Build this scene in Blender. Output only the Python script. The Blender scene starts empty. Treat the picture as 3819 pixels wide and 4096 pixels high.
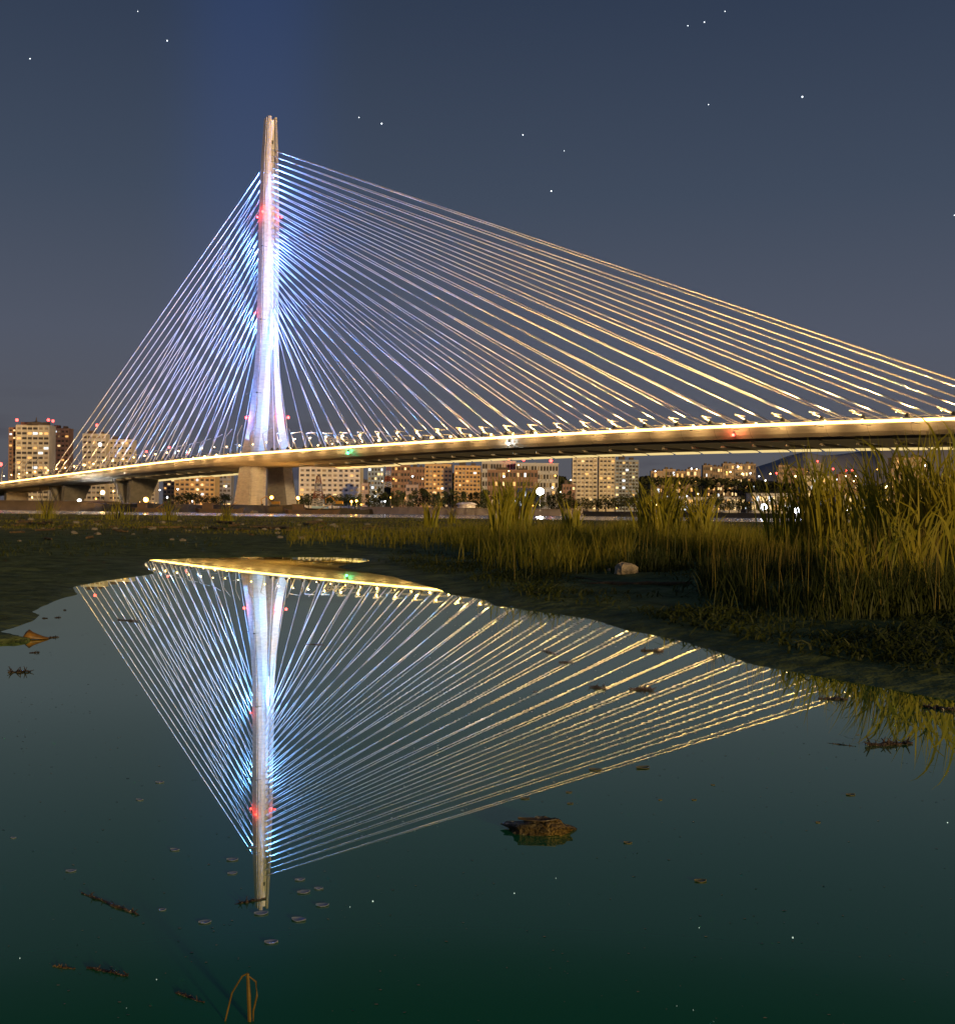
import bpy, math, random
import numpy as np
from mathutils import Vector, noise as mn
random.seed(7)
R = math.radians
sc = bpy.context.scene
col = sc.collection

# ------------------------------------------------------------------ camera
F = 4500.0; CX, CY = 1909.5, 2054.0; ROLL = -0.0113; CAMZ = 1.0
cd = bpy.data.cameras.new("camera"); cam = bpy.data.objects.new("camera", cd); col.objects.link(cam)
cam.location = (0, 0, CAMZ); cam.rotation_euler = (R(90), ROLL, 0)
cd.sensor_fit = 'VERTICAL'; cd.sensor_height = 24.0; cd.lens = 24.0 * F / 4096
cd.shift_y = (CY - 2048) / 4096
cd.clip_start = 0.1; cd.clip_end = 30000
sc.camera = cam
# ------------------------------------------------------------------ night sky
w = bpy.data.worlds.new("World"); sc.world = w; w.use_nodes = True
nt = w.node_tree; N = nt.nodes; L = nt.links
bg = N["Background"]; bg.inputs[1].default_value = 1.0
tc = N.new("ShaderNodeTexCoord"); sep = N.new("ShaderNodeSeparateXYZ"); L.new(tc.outputs["Generated"], sep.inputs[0])
rp = N.new("ShaderNodeValToRGB"); L.new(sep.outputs[2], rp.inputs[0])
def srgb(r, g, b):
    return tuple(((c / 255) / 12.92 if c / 255 <= .04045 else ((c / 255 + .055) / 1.055) ** 2.4) for c in (r, g, b)) + (1,)
el = rp.color_ramp.elements
el[0].position = 0.0; el[0].color = srgb(88, 86, 92)
el[1].position = 1.0; el[1].color = srgb(24, 31, 52)
for p, c in ((.05, (87, 88, 95)), (.15, (81, 87, 102)), (.27, (64, 75, 93)), (.42, (48, 60, 81))):
    e = el.new(p); e.color = srgb(*c)
# faint cloud low in the sky
mp = N.new("ShaderNodeMapping"); mp.inputs[3].default_value = (5, 5, 26); L.new(tc.outputs["Generated"], mp.inputs[0])
nz = N.new("ShaderNodeTexNoise"); nz.inputs["Scale"].default_value = 1.6; nz.inputs["Detail"].default_value = 5; L.new(mp.outputs[0], nz.inputs[0])
cm = N.new("ShaderNodeMapRange"); cm.inputs[1].default_value = .52; cm.inputs[2].default_value = .68; L.new(nz.outputs[0], cm.inputs[0])
lo = N.new("ShaderNodeMapRange"); lo.inputs[1].default_value = .11; lo.inputs[2].default_value = .02; L.new(sep.outputs[2], lo.inputs[0])
mu = N.new("ShaderNodeMath"); mu.operation = 'MULTIPLY'; L.new(cm.outputs[0], mu.inputs[0]); L.new(lo.outputs[0], mu.inputs[1])
mx = N.new("ShaderNodeMix"); mx.data_type = 'RGBA'; L.new(mu.outputs[0], mx.inputs[0]); L.new(rp.outputs[0], mx.inputs[6]); mx.inputs[7].default_value = srgb(66, 64, 74)
# blue searchlight glow over the pylon, painted into the sky colour (azimuth of the pylon)
az = N.new("ShaderNodeMath"); az.operation = 'DIVIDE'; L.new(sep.outputs[0], az.inputs[0]); L.new(sep.outputs[1], az.inputs[1])
a2 = N.new("ShaderNodeMath"); a2.operation = 'ADD'; a2.inputs[1].default_value = .203; L.new(az.outputs[0], a2.inputs[0])
a3 = N.new("ShaderNodeMath"); a3.operation = 'ABSOLUTE'; L.new(a2.outputs[0], a3.inputs[0])
g = N.new("ShaderNodeMapRange"); g.interpolation_type = 'SMOOTHERSTEP'; g.inputs[1].default_value = .16; g.inputs[2].default_value = 0.0
L.new(a3.outputs[0], g.inputs[0])
fr = N.new("ShaderNodeMath"); fr.operation = 'GREATER_THAN'; fr.inputs[1].default_value = 0; L.new(sep.outputs[1], fr.inputs[0])
gv = N.new("ShaderNodeMapRange"); gv.inputs[1].default_value = 0.02; gv.inputs[2].default_value = .25; L.new(sep.outputs[2], gv.inputs[0])
g2 = N.new("ShaderNodeMath"); g2.operation = 'MULTIPLY'; gp = N.new('ShaderNodeMath'); gp.operation = 'POWER'; gp.inputs[1].default_value = 2.6; L.new(g.outputs[0], gp.inputs[0]); L.new(gp.outputs[0], g2.inputs[0]); L.new(fr.outputs[0], g2.inputs[1])
g3 = N.new("ShaderNodeMath"); g3.operation = 'MULTIPLY'; L.new(g2.outputs[0], g3.inputs[0]); L.new(gv.outputs[0], g3.inputs[1])
ad = N.new("ShaderNodeMix"); ad.data_type = 'RGBA'; ad.blend_type = 'ADD'; L.new(g3.outputs[0], ad.inputs[0]); L.new(mx.outputs[2], ad.inputs[6])
ad.inputs[7].default_value = (0.0, .006, .038, 1)
L.new(ad.outputs[2], bg.inputs[0])
# ------------------------------------------------------------------ warm sun lamp added behind the camera for town light
sd = bpy.data.lights.new("added_warm_sun", 'SUN'); so = bpy.data.objects.new("added_warm_sun", sd); col.objects.link(so)
sd.energy = 2.0; sd.angle = R(3); sd.color = (1, .66, .30)
SUNDIR = Vector((.52, -.85, .105)).normalized()
so.rotation_euler = SUNDIR.to_track_quat('Z', 'Y').to_euler()
sc.view_settings.view_transform = 'Standard'; sc.view_settings.look = 'None'
sc.view_settings.exposure = 0; sc.view_settings.gamma = 1; sc.view_settings.use_curve_mapping = False
sc.cycles.use_denoising = True; sc.cycles.max_bounces = 5; sc.cycles.sample_clamp_indirect = 0
sc.cycles.transparent_max_bounces = 4; sc.cycles.caustics_reflective = False

# ------------------------------------------------------------------ helpers
SN, CS = math.sin(ROLL), math.cos(ROLL)
def P(px, py, Y):
    a, b = px - CX, CY - py
    return Vector((Y / F * (a * CS + b * SN), Y, CAMZ + Y / F * (-a * SN + b * CS)))
def G(px, py, z=0.0):
    a, b = px - CX, CY - py
    dz = (-a * SN + b * CS) / F
    Y = (z - CAMZ) / dz
    return Vector((Y / F * (a * CS + b * SN), Y, z))
WORDS = "zeroth first second third fourth fifth sixth seventh eighth ninth tenth eleventh twelfth thirteenth fourteenth fifteenth sixteenth seventeenth eighteenth nineteenth twentieth".split()
TENS = {2: 'twenty', 3: 'thirty', 4: 'forty', 5: 'fifty', 6: 'sixty', 7: 'seventy', 8: 'eighty', 9: 'ninety'}
def ordw(n):
    if n <= 20: return WORDS[n]
    t, u = divmod(n, 10)
    return (TENS[t][:-1] + 'ieth') if u == 0 else TENS[t] + '-' + WORDS[u]

def tag(o, label=None, cat=None, group=None, kind=None):
    if label: o['label'] = label
    if cat: o['category'] = cat
    if group: o['group'] = group
    if kind: o['kind'] = kind
    return o
def empty(name, loc, label, cat, group=None):
    o = bpy.data.objects.new(name, None); col.objects.link(o); o.location = loc; o.empty_display_size = .5
    return tag(o, label, cat, group)

class MB:
    def __init__(s): s.v = []; s.f = []; s.o = Vector((0, 0, 0))
    def face(s, pts):
        n = len(s.v); s.v += [tuple(p) for p in pts]; s.f.append(tuple(range(n, n + len(pts)))); return s
    def box(s, c, sz, ax=None):
        c = Vector(c); X, Y, Z = ax or (Vector((1, 0, 0)), Vector((0, 1, 0)), Vector((0, 0, 1)))
        n = len(s.v)
        for k in range(8):
            s.v.append(tuple(c + X * (sz[0] / 2 * (1 if k & 1 else -1)) + Y * (sz[1] / 2 * (1 if k & 2 else -1)) + Z * (sz[2] / 2 * (1 if k & 4 else -1))))
        for f in ((0, 2, 3, 1), (4, 5, 7, 6), (0, 1, 5, 4), (2, 6, 7, 3), (0, 4, 6, 2), (1, 3, 7, 5)): s.f.append(tuple(n + i for i in f))
        return s
    def tube(s, pts, rs, k=8, cap=True):
        pts = [Vector(p) for p in pts]
        if not hasattr(rs, '__len__'): rs = [rs] * len(pts)
        n0 = len(s.v); ref = None
        for i, p in enumerate(pts):
            d = (pts[min(i + 1, len(pts) - 1)] - pts[max(i - 1, 0)]).normalized()
            if ref is None: ref = Vector((0, 0, 1)) if abs(d.z) < .95 else Vector((1, 0, 0))
            a = d.cross(ref).normalized(); b = d.cross(a).normalized()
            for j in range(k):
                t = 2 * math.pi * j / k
                s.v.append(tuple(p + (a * math.cos(t) + b * math.sin(t)) * rs[i]))
        for i in range(len(pts) - 1):
            for j in range(k):
                s.f.append((n0 + i * k + j, n0 + i * k + (j + 1) % k, n0 + (i + 1) * k + (j + 1) % k, n0 + (i + 1) * k + j))
        if cap:
            s.f.append(tuple(n0 + j for j in range(k))[::-1]); e = n0 + (len(pts) - 1) * k
            s.f.append(tuple(e + j for j in range(k)))
        return s
    def loft(s, rings, cap=True, closed=True):
        n0 = len(s.v); k = len(rings[0])
        for r in rings: s.v += [tuple(p) for p in r]
        for i in range(len(rings) - 1):
            for j in range(k if closed else k - 1):
                s.f.append((n0 + i * k + j, n0 + i * k + (j + 1) % k, n0 + (i + 1) * k + (j + 1) % k, n0 + (i + 1) * k + j))
        if cap:
            s.f.append(tuple(n0 + j for j in range(k))[::-1]); e = n0 + (len(rings) - 1) * k
            s.f.append(tuple(e + j for j in range(k)))
        return s
    def sphere(s, c, r, seg=8, rg=5, sq=(1, 1, 1)):
        c = Vector(c); n0 = len(s.v)
        for i in range(rg + 1):
            th = math.pi * i / rg
            for j in range(seg):
                ph = 2 * math.pi * j / seg
                s.v.append((c.x + r * sq[0] * math.sin(th) * math.cos(ph), c.y + r * sq[1] * math.sin(th) * math.sin(ph), c.z + r * sq[2] * math.cos(th)))
        for i in range(rg):
            for j in range(seg):
                s.f.append((n0 + i * seg + j, n0 + (i + 1) * seg + j, n0 + (i + 1) * seg + (j + 1) % seg, n0 + i * seg + (j + 1) % seg))
        return s
    def build(s, name, mat, parent=None, smooth=False, org=None):
        o0 = Vector(parent['_o']) if (parent is not None and '_o' in parent.keys()) else (Vector(org) if org is not None else Vector((0, 0, 0)))
        me = bpy.data.meshes.new(name)
        me.from_pydata([(v[0] - o0.x, v[1] - o0.y, v[2] - o0.z) for v in s.v], [], s.f)
        me.materials.append(mat); me.update()
        if smooth:
            me.polygons.foreach_set('use_smooth', [True] * len(me.polygons))
        ob = bpy.data.objects.new(name, me); col.objects.link(ob)
        if parent is not None:
            ob.parent = parent
        elif org is not None: ob.location = o0
        return ob
ROOTS = []
def thing(name, loc, label, cat, group=None):
    o = empty(name, loc, label, cat, group); o['_o'] = tuple(loc); ROOTS.append(o); return o
def sub(parent_part, mb, name, mat, root):           # sub-part: built in the root's coordinates
    o = mb.build(name, mat, root); o.parent = parent_part; return o

def mat(name, color, rough=.7, var=None, vscale=1.0, emit=None, es=0.0, bump=0.0, bscale=8.0, metal=0.0, spec=.3, stretch=(1, 1, 1), objrand=0.0):
    m = bpy.data.materials.new(name); m.use_nodes = True; t = m.node_tree; n = t.nodes; l = t.links; b = n["Principled BSDF"]
    b.inputs["Roughness"].default_value = rough; b.inputs["Metallic"].default_value = metal; b.inputs["Specular IOR Level"].default_value = spec
    c = tuple(color) + (1,) if len(color) == 3 else color
    b.inputs["Base Color"].default_value = c
    if var is not None or bump:
        tcn = n.new("ShaderNodeTexCoord"); mpn = n.new("ShaderNodeMapping"); mpn.inputs[3].default_value = stretch
        l.new(tcn.outputs["Object"], mpn.inputs[0])
    if var is not None:
        nn = n.new("ShaderNodeTexNoise"); nn.inputs["Scale"].default_value = vscale; nn.inputs["Detail"].default_value = 6; nn.inputs["Roughness"].default_value = .6
        l.new(mpn.outputs[0], nn.inputs[0])
        mr = n.new("ShaderNodeMapRange"); mr.inputs[1].default_value = .32; mr.inputs[2].default_value = .68; l.new(nn.outputs[0], mr.inputs[0])
        mi = n.new("ShaderNodeMix"); mi.data_type = 'RGBA'; l.new(mr.outputs[0], mi.inputs[0]); mi.inputs[6].default_value = c
        mi.inputs[7].default_value = tuple(var) + (1,)
        last = mi.outputs[2]
        if objrand:
            oi = n.new("ShaderNodeObjectInfo"); m3 = n.new("ShaderNodeMapRange"); m3.inputs[3].default_value = 1 - objrand; m3.inputs[4].default_value = 1 + objrand
            l.new(oi.outputs["Random"], m3.inputs[0]); hs = n.new("ShaderNodeHueSaturation"); l.new(m3.outputs[0], hs.inputs["Value"]); l.new(last, hs.inputs["Color"]); last = hs.outputs[0]
        l.new(last, b.inputs["Base Color"])
    if bump:
        bn = n.new("ShaderNodeTexNoise"); bn.inputs["Scale"].default_value = bscale; bn.inputs["Detail"].default_value = 6; l.new(mpn.outputs[0], bn.inputs[0])
        bu = n.new("ShaderNodeBump"); bu.inputs["Strength"].default_value = bump; bu.inputs["Distance"].default_value = .1
        l.new(bn.outputs[0], bu.inputs["Height"]); l.new(bu.outputs[0], b.inputs["Normal"])
    if emit is not None:
        b.inputs["Emission Color"].default_value = tuple(emit) + (1,); b.inputs["Emission Strength"].default_value = es
    return m
def light(name, loc, energy, color, parent, kind='POINT', radius=.3, aim=None, angle=60, blend=.5):
    ld = bpy.data.lights.new(name, kind); ld.energy = energy; ld.color = color; ld.shadow_soft_size = radius
    lo_ = bpy.data.objects.new(name, ld); col.objects.link(lo_); lo_.visible_glossy = False
    p0 = Vector(parent['_o']) if parent is not None else Vector((0, 0, 0))
    lo_.location = Vector(loc) - p0
    if aim is not None: lo_.rotation_euler = (Vector(loc) - Vector(aim)).to_track_quat('Z', 'Y').to_euler()
    if kind == 'SPOT': ld.spot_size = R(angle); ld.spot_blend = blend
    if parent is not None: lo_.parent = parent
    return lo_

# ------------------------------------------------------------------ materials
M_conc = mat('pylon_concrete', (.44, .42, .40), .8, var=(.31, .30, .29), vscale=.35, bump=.3, bscale=2, stretch=(1, 1, 3))
M_core = mat('anchor_steel', (.62, .62, .62), .5, var=(.52, .52, .53), vscale=.5)
M_deck = mat('deck_concrete', (.42, .36, .27), .6, var=(.30, .26, .20), vscale=.12, stretch=(1, 1, 5))
M_cable = mat('cable_sheath', (.50, .50, .50), .45)
M_pole = mat('lamp_steel', (.26, .25, .22), .45)
M_dark = mat('dark_metal', (.05, .05, .05), .6)
M_strip = mat('led_strip', (.8, .7, .5), .5, emit=(1, .58, .17), es=6)
M_soffit2 = mat('soffit_panel', (.45, .38, .25), .6, emit=(1, .66, .25), es=.035)  # faint emission put in for light on the underside
M_soffit = mat('glow_soffit_panel', (.8, .7, .45), .5, emit=(1, .74, .30), es=.95)  # light on the soffit put in as emission
M_bulbw = mat('warm_lamp_glass', (.9, .8, .6), .3, emit=(1, .62, .22), es=18)
M_bulbo = mat('orange_lamp_glass', (.9, .6, .2), .3, emit=(1, .42, .06), es=9)
M_bulbc = mat('white_lamp_glass', (.9, .9, .9), .3, emit=(.88, .93, 1), es=16)
M_bulbr = mat('red_lamp_glass', (.8, .1, .1), .3, emit=(1, .05, .04), es=10)
M_bulbg = mat('green_lamp_glass', (.1, .8, .4), .3, emit=(.05, 1, .45), es=10)
M_winlit = [mat('lit_window_warm', (.5, .4, .2), .4, emit=(1, .68, .30), es=1.3),
            mat('lit_window_amber', (.5, .4, .2), .4, emit=(1, .50, .14), es=1.1),
            mat('lit_window_white', (.5, .5, .5), .4, emit=(.85, .95, 1), es=1.3)]
M_windark = mat('dark_window_glass', (.10, .085, .065), .3, spec=.5)
M_wincurt = mat('curtained_window', (.22, .17, .11), .5, emit=(1, .6, .25), es=.16)
M_roof = mat('roof_block', (.16, .12, .09), .8, var=(.10, .08, .06), vscale=.3)

# ------------------------------------------------------------------ bridge geometry
O2 = Vector((-104.5, 557)); U2 = Vector((.698, -.716)); N2 = Vector((.716, .698))
U3 = Vector((U2.x, U2.y, 0)); N3 = Vector((N2.x, N2.y, 0)); Z3 = Vector((0, 0, 1))
def B(t, v, z):
    q = O2 + U2 * t + N2 * v
    return Vector((q.x, q.y, z))
_t = [-620, -460, -335, -215, -117, -38, 28, 102, 189, 268, 340, 480, 700]
_z = [7.0, 13.5, 19.2, 23.9, 27.8, 30.0, 30.6, 31.2, 31.4, 30.8, 29.4, 26, 19]
def dz(t):                                        # smooth deck profile
    s = 0; wsum = 0
    for k in range(-4, 5):
        s += float(np.interp(t + k * 9, _t, _z)); wsum += 1
    return s / wsum
TC = -27.0; VC = 18.0
bridge = thing('cable_stayed_bridge', B(TC, VC, 0), 'tall single pylon cable-stayed road bridge lit blue and gold over the river', 'bridge')

# pylon sections: z, length along deck, outer |v|, inner |v|
SEC = [(1.0, 18.6, 15.2, 7.0), (4.7, 18.2, 14.6, 6.6), (33, 13.0, 11.3, 4.6), (46, 10.5, 9.1, 2.9), (59, 8.9, 7.7, 1.7), (72, 8.3, 6.5, 1.15), (85.4, 8.0, 5.5, 1.0),
       (98.5, 7.8, 5.2, 1.1), (115.5, 7.6, 5.0, 1.15), (155, 7.5, 4.75, 1.25), (183.6, 6.4, 4.15, 1.25), (206.3, 5.0, 3.0, 1.2)]
def leg(sg):
    rings = []
    for i, (z, ln, o, inn) in enumerate(SEC):
        h = ln / 2; c = min(2.0, (o - inn) * .42)
        pl = [(-h, o - .9), (-h + .9, o), (h - c - 1.1, o), (h - c - 1.0, o - .45), (h - c - .5, o - .45), (h - c, o - .2), (h, o - c), (h, inn), (-h, inn)]
        if sg > 0: pl = pl[::-1]
        rings.append([B(TC + a, VC + sg * b, z + (a / h * .7 if i == len(SEC) - 1 else 0)) for a, b in pl])
    m = MB(); m.loft(rings); return m
leg(-1).build('pylon_leg', M_conc, bridge); leg(1).build('pylon_leg', M_conc, bridge)
rings = []
for z, ln, o, inn in SEC[6:]:
    h = ln / 2 - 1.0; q = inn + .25
    rings.append([B(TC + a, VC + b, min(z, 205.6)) for a, b in ((-h, -q), (h, -q), (h, q), (-h, q))])
m = MB(); m.loft(rings); core = m.build('pylon_core', M_core, bridge)
m = MB(); zz = 1 + (2045 - 573) / 7.64; m.box(B(TC + 6.0 / 2 - 1.0 + .05, VC, zz), (.3, .9, 1.7), (U3, N3, Z3)); sub(core, m, 'hatch', M_dark, bridge)
# formwork joints on the legs
m = MB()
# deck
CS_ = [(0.0, 0.0), (0.0, -1.2), (.25, -2.2), (.8, -3.3), (2.2, -4.5), (4.6, -5.2), (8, -5.5), (28, -5.5), (31.4, -5.2), (33.8, -4.5), (35.2, -3.3), (35.75, -2.2), (36, -1.2), (36, 0), (35.6, 0), (35.6, -1.0), (.4, -1.0), (.4, 0)]
rings = []
ts = list(range(-600, 701, 20))
for t in ts:
    hz = dz(t); k = 1 + .12 * math.exp(-((t + 27) / 90) ** 2)
    rings.append([B(t, v, hz + d * (k if d < -2 else 1)) for v, d in CS_])
m = MB(); m.loft(rings); deck = m.build('deck', M_deck, bridge)
def strip(v0, v1, z0, z1, name, mt, a=-600, b=700, step=20, parent=deck):
    rr = []
    for t in range(a, b + 1, step):
        hz = dz(t); rr.append([B(t, v0, hz + z0), B(t, v1, hz + z0), B(t, v1, hz + z1), B(t, v0, hz + z1)])
    q = MB(); q.loft(rr); return sub(parent, q, name, mt, bridge)
strip(-.30, -.004, -.85, -.02, 'light_strip', M_strip)
strip(36.004, 36.28, -.62, -.05, 'light_strip', M_strip)
strip(.06, .2, .06, .22, 'handrail', M_pole); strip(35.8, 35.94, .06, .22, 'handrail', M_pole)
strip(.06, .2, .75, .9, 'handrail', M_pole)
m = MB()
for k in range(-24, 28):
    t = k * 13.3 + 8; hz = dz(t)
    m.tube([B(t, -.02, hz - 1.0), B(t, .28, hz - 2.2), B(t, .82, hz - 3.3), B(t, 2.2, hz - 4.52)], [.05, .05, .05, .05], 4)
o_ = sub(deck, m, 'segment_joints', M_dark, bridge); o_['kind'] = 'stuff'
# soffit: an added trough with ribs under the girder, lit look put in as emission
def glow_trough(a, b):
    panels = MB(); ribs = MB(); plain = MB()
    t = a
    while t < b:
        z0, z1 = dz(t) - 6.7, dz(t + 12) - 6.7
        if t < 60 and t > -110: z0 -= .5; z1 -= .5
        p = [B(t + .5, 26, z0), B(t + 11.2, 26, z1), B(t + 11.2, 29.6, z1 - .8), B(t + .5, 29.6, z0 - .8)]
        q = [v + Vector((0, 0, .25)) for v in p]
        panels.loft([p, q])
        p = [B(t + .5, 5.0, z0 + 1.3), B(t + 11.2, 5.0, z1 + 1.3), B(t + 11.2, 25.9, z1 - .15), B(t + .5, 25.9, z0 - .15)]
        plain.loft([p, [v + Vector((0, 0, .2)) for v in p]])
        ribs.box(B(t, 17.5, z0 + .1), (.35, 24, .7), (U3, N3, Z3))
        t += 12
    sub(deck, panels, 'soffit_glow_panels', M_soffit, bridge); sub(deck, plain, 'soffit_panels', M_soffit2, bridge); sub(deck, ribs, 'soffit_ribs', M_deck, bridge)
glow_trough(20, 400); glow_trough(-170, -50)

# cables
NC = 28
def cable(pd, pm_):
    pd = Vector(pd); pm_ = Vector(pm_); d = (pm_ - pd).normalized()
    m = MB(); m.tube([pd, pd + d * 3.2, pd + d * 3.3, pm_], [.40, .40, .26, .24], 7, cap=False)
    return m.build('stay_cable', M_cable, bridge, smooth=True)
CAB_MAIN = [(5 + 13.3 * j, 104 + (189.7 - 104) * (j / 27)) for j in range(NC)]
CAB_SIDE = [(-58 - 11.7 * j, 99.5 + (183.5 - 99.5) * (j / 17)) for j in range(18)]
def hl(z): return float(np.interp(z, [s[0] for s in SEC], [s[1] for s in SEC])) / 2
for t, z in CAB_MAIN:
    for v in (1.1, 34.9): cable(B(t, v, dz(t) - .9), B(TC + hl(z) - 1.1, VC + (-.75 if v < 18 else .75), z))
for t, z in CAB_SIDE:
    for v in (1.1, 34.9): cable(B(t, v, dz(t) - .9), B(TC - hl(z) + 1.1, VC + (-.75 if v < 18 else .75), z))

# piers left of the pylon
M_pier = mat('pier_concrete', (.20, .18, .15), .85, var=(.13, .12, .10), vscale=.3)
def vpier(t):
    m = MB(); zt = dz(t) - 5.2
    for sg in (-1, 1):
        r0 = [B(t + sg * 1.2 + a, VC + b, 1.5) for a, b in ((-1.6, -6), (1.6, -6), (1.6, 6), (-1.6, 6))]
        r1 = [B(t + sg * 11 + a, VC + b, zt) for a, b in ((-2.4, -9), (2.4, -9), (2.4, 9), (-2.4, 9))]
        m.loft([r0, r1])
    m.box(B(t, VC, 1.2), (9, 16, 2.4), (U3, N3, Z3))
    m.build('v_pier', M_pier, bridge)
vpier(-170); vpier(-262)
for t in (-350, -420):
    m = MB(); m.box(B(t, VC, dz(t) / 2 - 2.6), (4, 16, dz(t) - 5), (U3, N3, Z3)); m.build('pier', M_pier, bridge)
# pylon footing
m = MB(); m.box(B(TC, VC, .6), (30, 46, 3), (U3, N3, Z3)); m.build('pile_cap', M_deck, bridge)

# aviation lights on the pylon, each a part with a real lamp
def beacon(px, py, t, v, en=2400, r=.55):
    z = 1 + (2045 - py) / 7.64
    p = B(t, v, z); m = MB(); m.sphere(p, r); m.build('beacon', M_bulbr, bridge)
    light('beacon_glow', p + Vector((0, 0, 0)) - N3 * 1.2 + U3 * .3, en, (1, .03, .02), bridge, radius=.5)
h = hl(155)
beacon(0, 870, TC - h - .5, VC - 4.6); beacon(0, 856, TC + h - 2.6, VC - 5.2); beacon(0, 868, TC + h + .6, VC + 4.5)
beacon(0, 1254, TC - 4.6, VC - 5.2, 1500, .45)
beacon(0, 1673, TC - hl(50) - .8, VC - 9.0, 2500, .7); beacon(0, 1666, TC + hl(50) + .6, VC + 3.0, 1500, .5); beacon(0, 1668, TC + hl(50) + 1, VC + 9, 2500, .7)
# blue architectural floodlights on the deck
BL = (.11, .31, 1.0); BW = (.10, .40, 1.0)
def flood(t, v, aim, en, colr, ang, bl=.6):  # also builds the added cable lamps further down
    p = B(t, v, dz(t) + 1.2); a = Vector(aim); d = (a - p).normalized()
    m = MB(); m.box(p - Vector((0, 0, .6)), (1.0, 1.0, .7), (U3, N3, Z3)); m.tube([p - d * .5, p + d * .1], [.35, .5], 8)
    m.build('floodlight', M_dark, bridge)
    light('flood_beam', p + d * .4, en, colr, bridge, 'SPOT', .5, aim, ang, bl)
for v in (8, 28):
    flood(24, v, B(TC, VC, 72), 180000, BW, 60)
    flood(10, v, B(TC, VC, 44), 60000, BW, 60)
    flood(30, v, B(TC, VC, 125), 620000, BL, 46)
    flood(34, v, B(TC, VC, 170), 900000, BL, 28)
flood(-64, 8, B(TC, VC, 130), 500000, BL, 50); flood(-64, 28, B(TC, VC, 130), 500000, BL, 50)
def added_mastlight(sg, z, en, zo):  # blue lamps added beside the mast to brighten the cables
    p = B(TC + sg * (hl(z) + .6), VC - np.interp(z, [s_[0] for s_ in SEC], [s_[2] for s_ in SEC]) - 2.5, z); q = p + U3 * sg * 60 + Z3 * zo + N3 * 10
    m = MB(); m.tube([p, p + N3 * 3], .12, 5); m.tube([p - U3 * sg * .5, p + U3 * sg * .3], [.3, .45], 8); m.build('floodlight', M_dark, bridge)
    light('flood_beam', p + U3 * sg * .6, en, BL, bridge, 'SPOT', .4, q, 165, .7)
for z, en in ((62, 60000), (100, 90000), (138, 110000), (176, 110000)):
    added_mastlight(1, z, en * 2.2, -25); added_mastlight(-1, z, en * 1.8, -25)
flood(TC - 2, -1.2, B(TC, VC - 8, 58), 90000, BL, 70)
flood(TC - 6, -1.2, B(TC, VC - 6, 95), 240000, BL, 50)
# added warm and blue lamps that brighten the stay cables, outside the deck edge
for k_ in range(-23, 32):
    t = 5 + 13.3 * k_ + 3
    if -60 < t < 6: continue
    e_ = 300000 if t > 130 else (15000 + 1500 * max(0, t)) if t > 0 else 80000 if t < -150 else 22000
    toM = -1 if t > TC else 1
    if -175 < t < 125:
        flood(t + 5, -2.4, B(t + toM * 20, 10, dz(t) + 80), 150000 if t < 0 else 170000, BL, 110, .9)
    flood(t, -2.4, B(t + toM * 26, 10, dz(t) + 45), e_, (1, .57, .20), 130, .9)
for t in range(-330, 420, 15):                       # added lamps that brighten the girder side
    p = B(t, -5.0, dz(t) - 1.6); m = MB(); m.tube([p + N3 * 5.2, p], .09, 5); m.box(p, (.5, .5, .25), (U3, N3, Z3)); m.build('added_wash_light', M_dark, bridge)
    light('added_wash_beam', p + N3 * .4, 3000, (1, .62, .25), bridge, 'SPOT', .3, B(t, 1.5, dz(t) - 3.6), 165, .6)

# navigation lights under the deck edge
def nav(px, py, mt, colr, name, label):
    a = px - CX; Z = 450 / (1 + .000228 * a); t = (557 - Z) / .716
    p = B(t, -.5, 0); p.z = P(px, py, p.y).z
    r = thing(name, p, label, 'signal light')
    m = MB(); m.sphere(p, .5); m.build('lens', mt, r)
    m = MB(); m.box(p + Vector((0, 0, .9)), (.5, .7, 1.0), (U3, N3, Z3)); m.build('bracket', M_dark, r)
    light('glow', p - N3 * .9, 1500, colr, r, radius=.4)
nav(1395, 1812, M_bulbg, (.1, 1, .5), 'navigation_light', 'green navigation light on the side of the bridge deck')
nav(2036, 1775, M_bulbc, (.7, .85, 1), 'navigation_light', 'white navigation light on the side of the bridge deck')
nav(2934, 1740, M_bulbr, (1, .1, .05), 'navigation_light', 'red navigation light on the side of the bridge deck')

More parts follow.
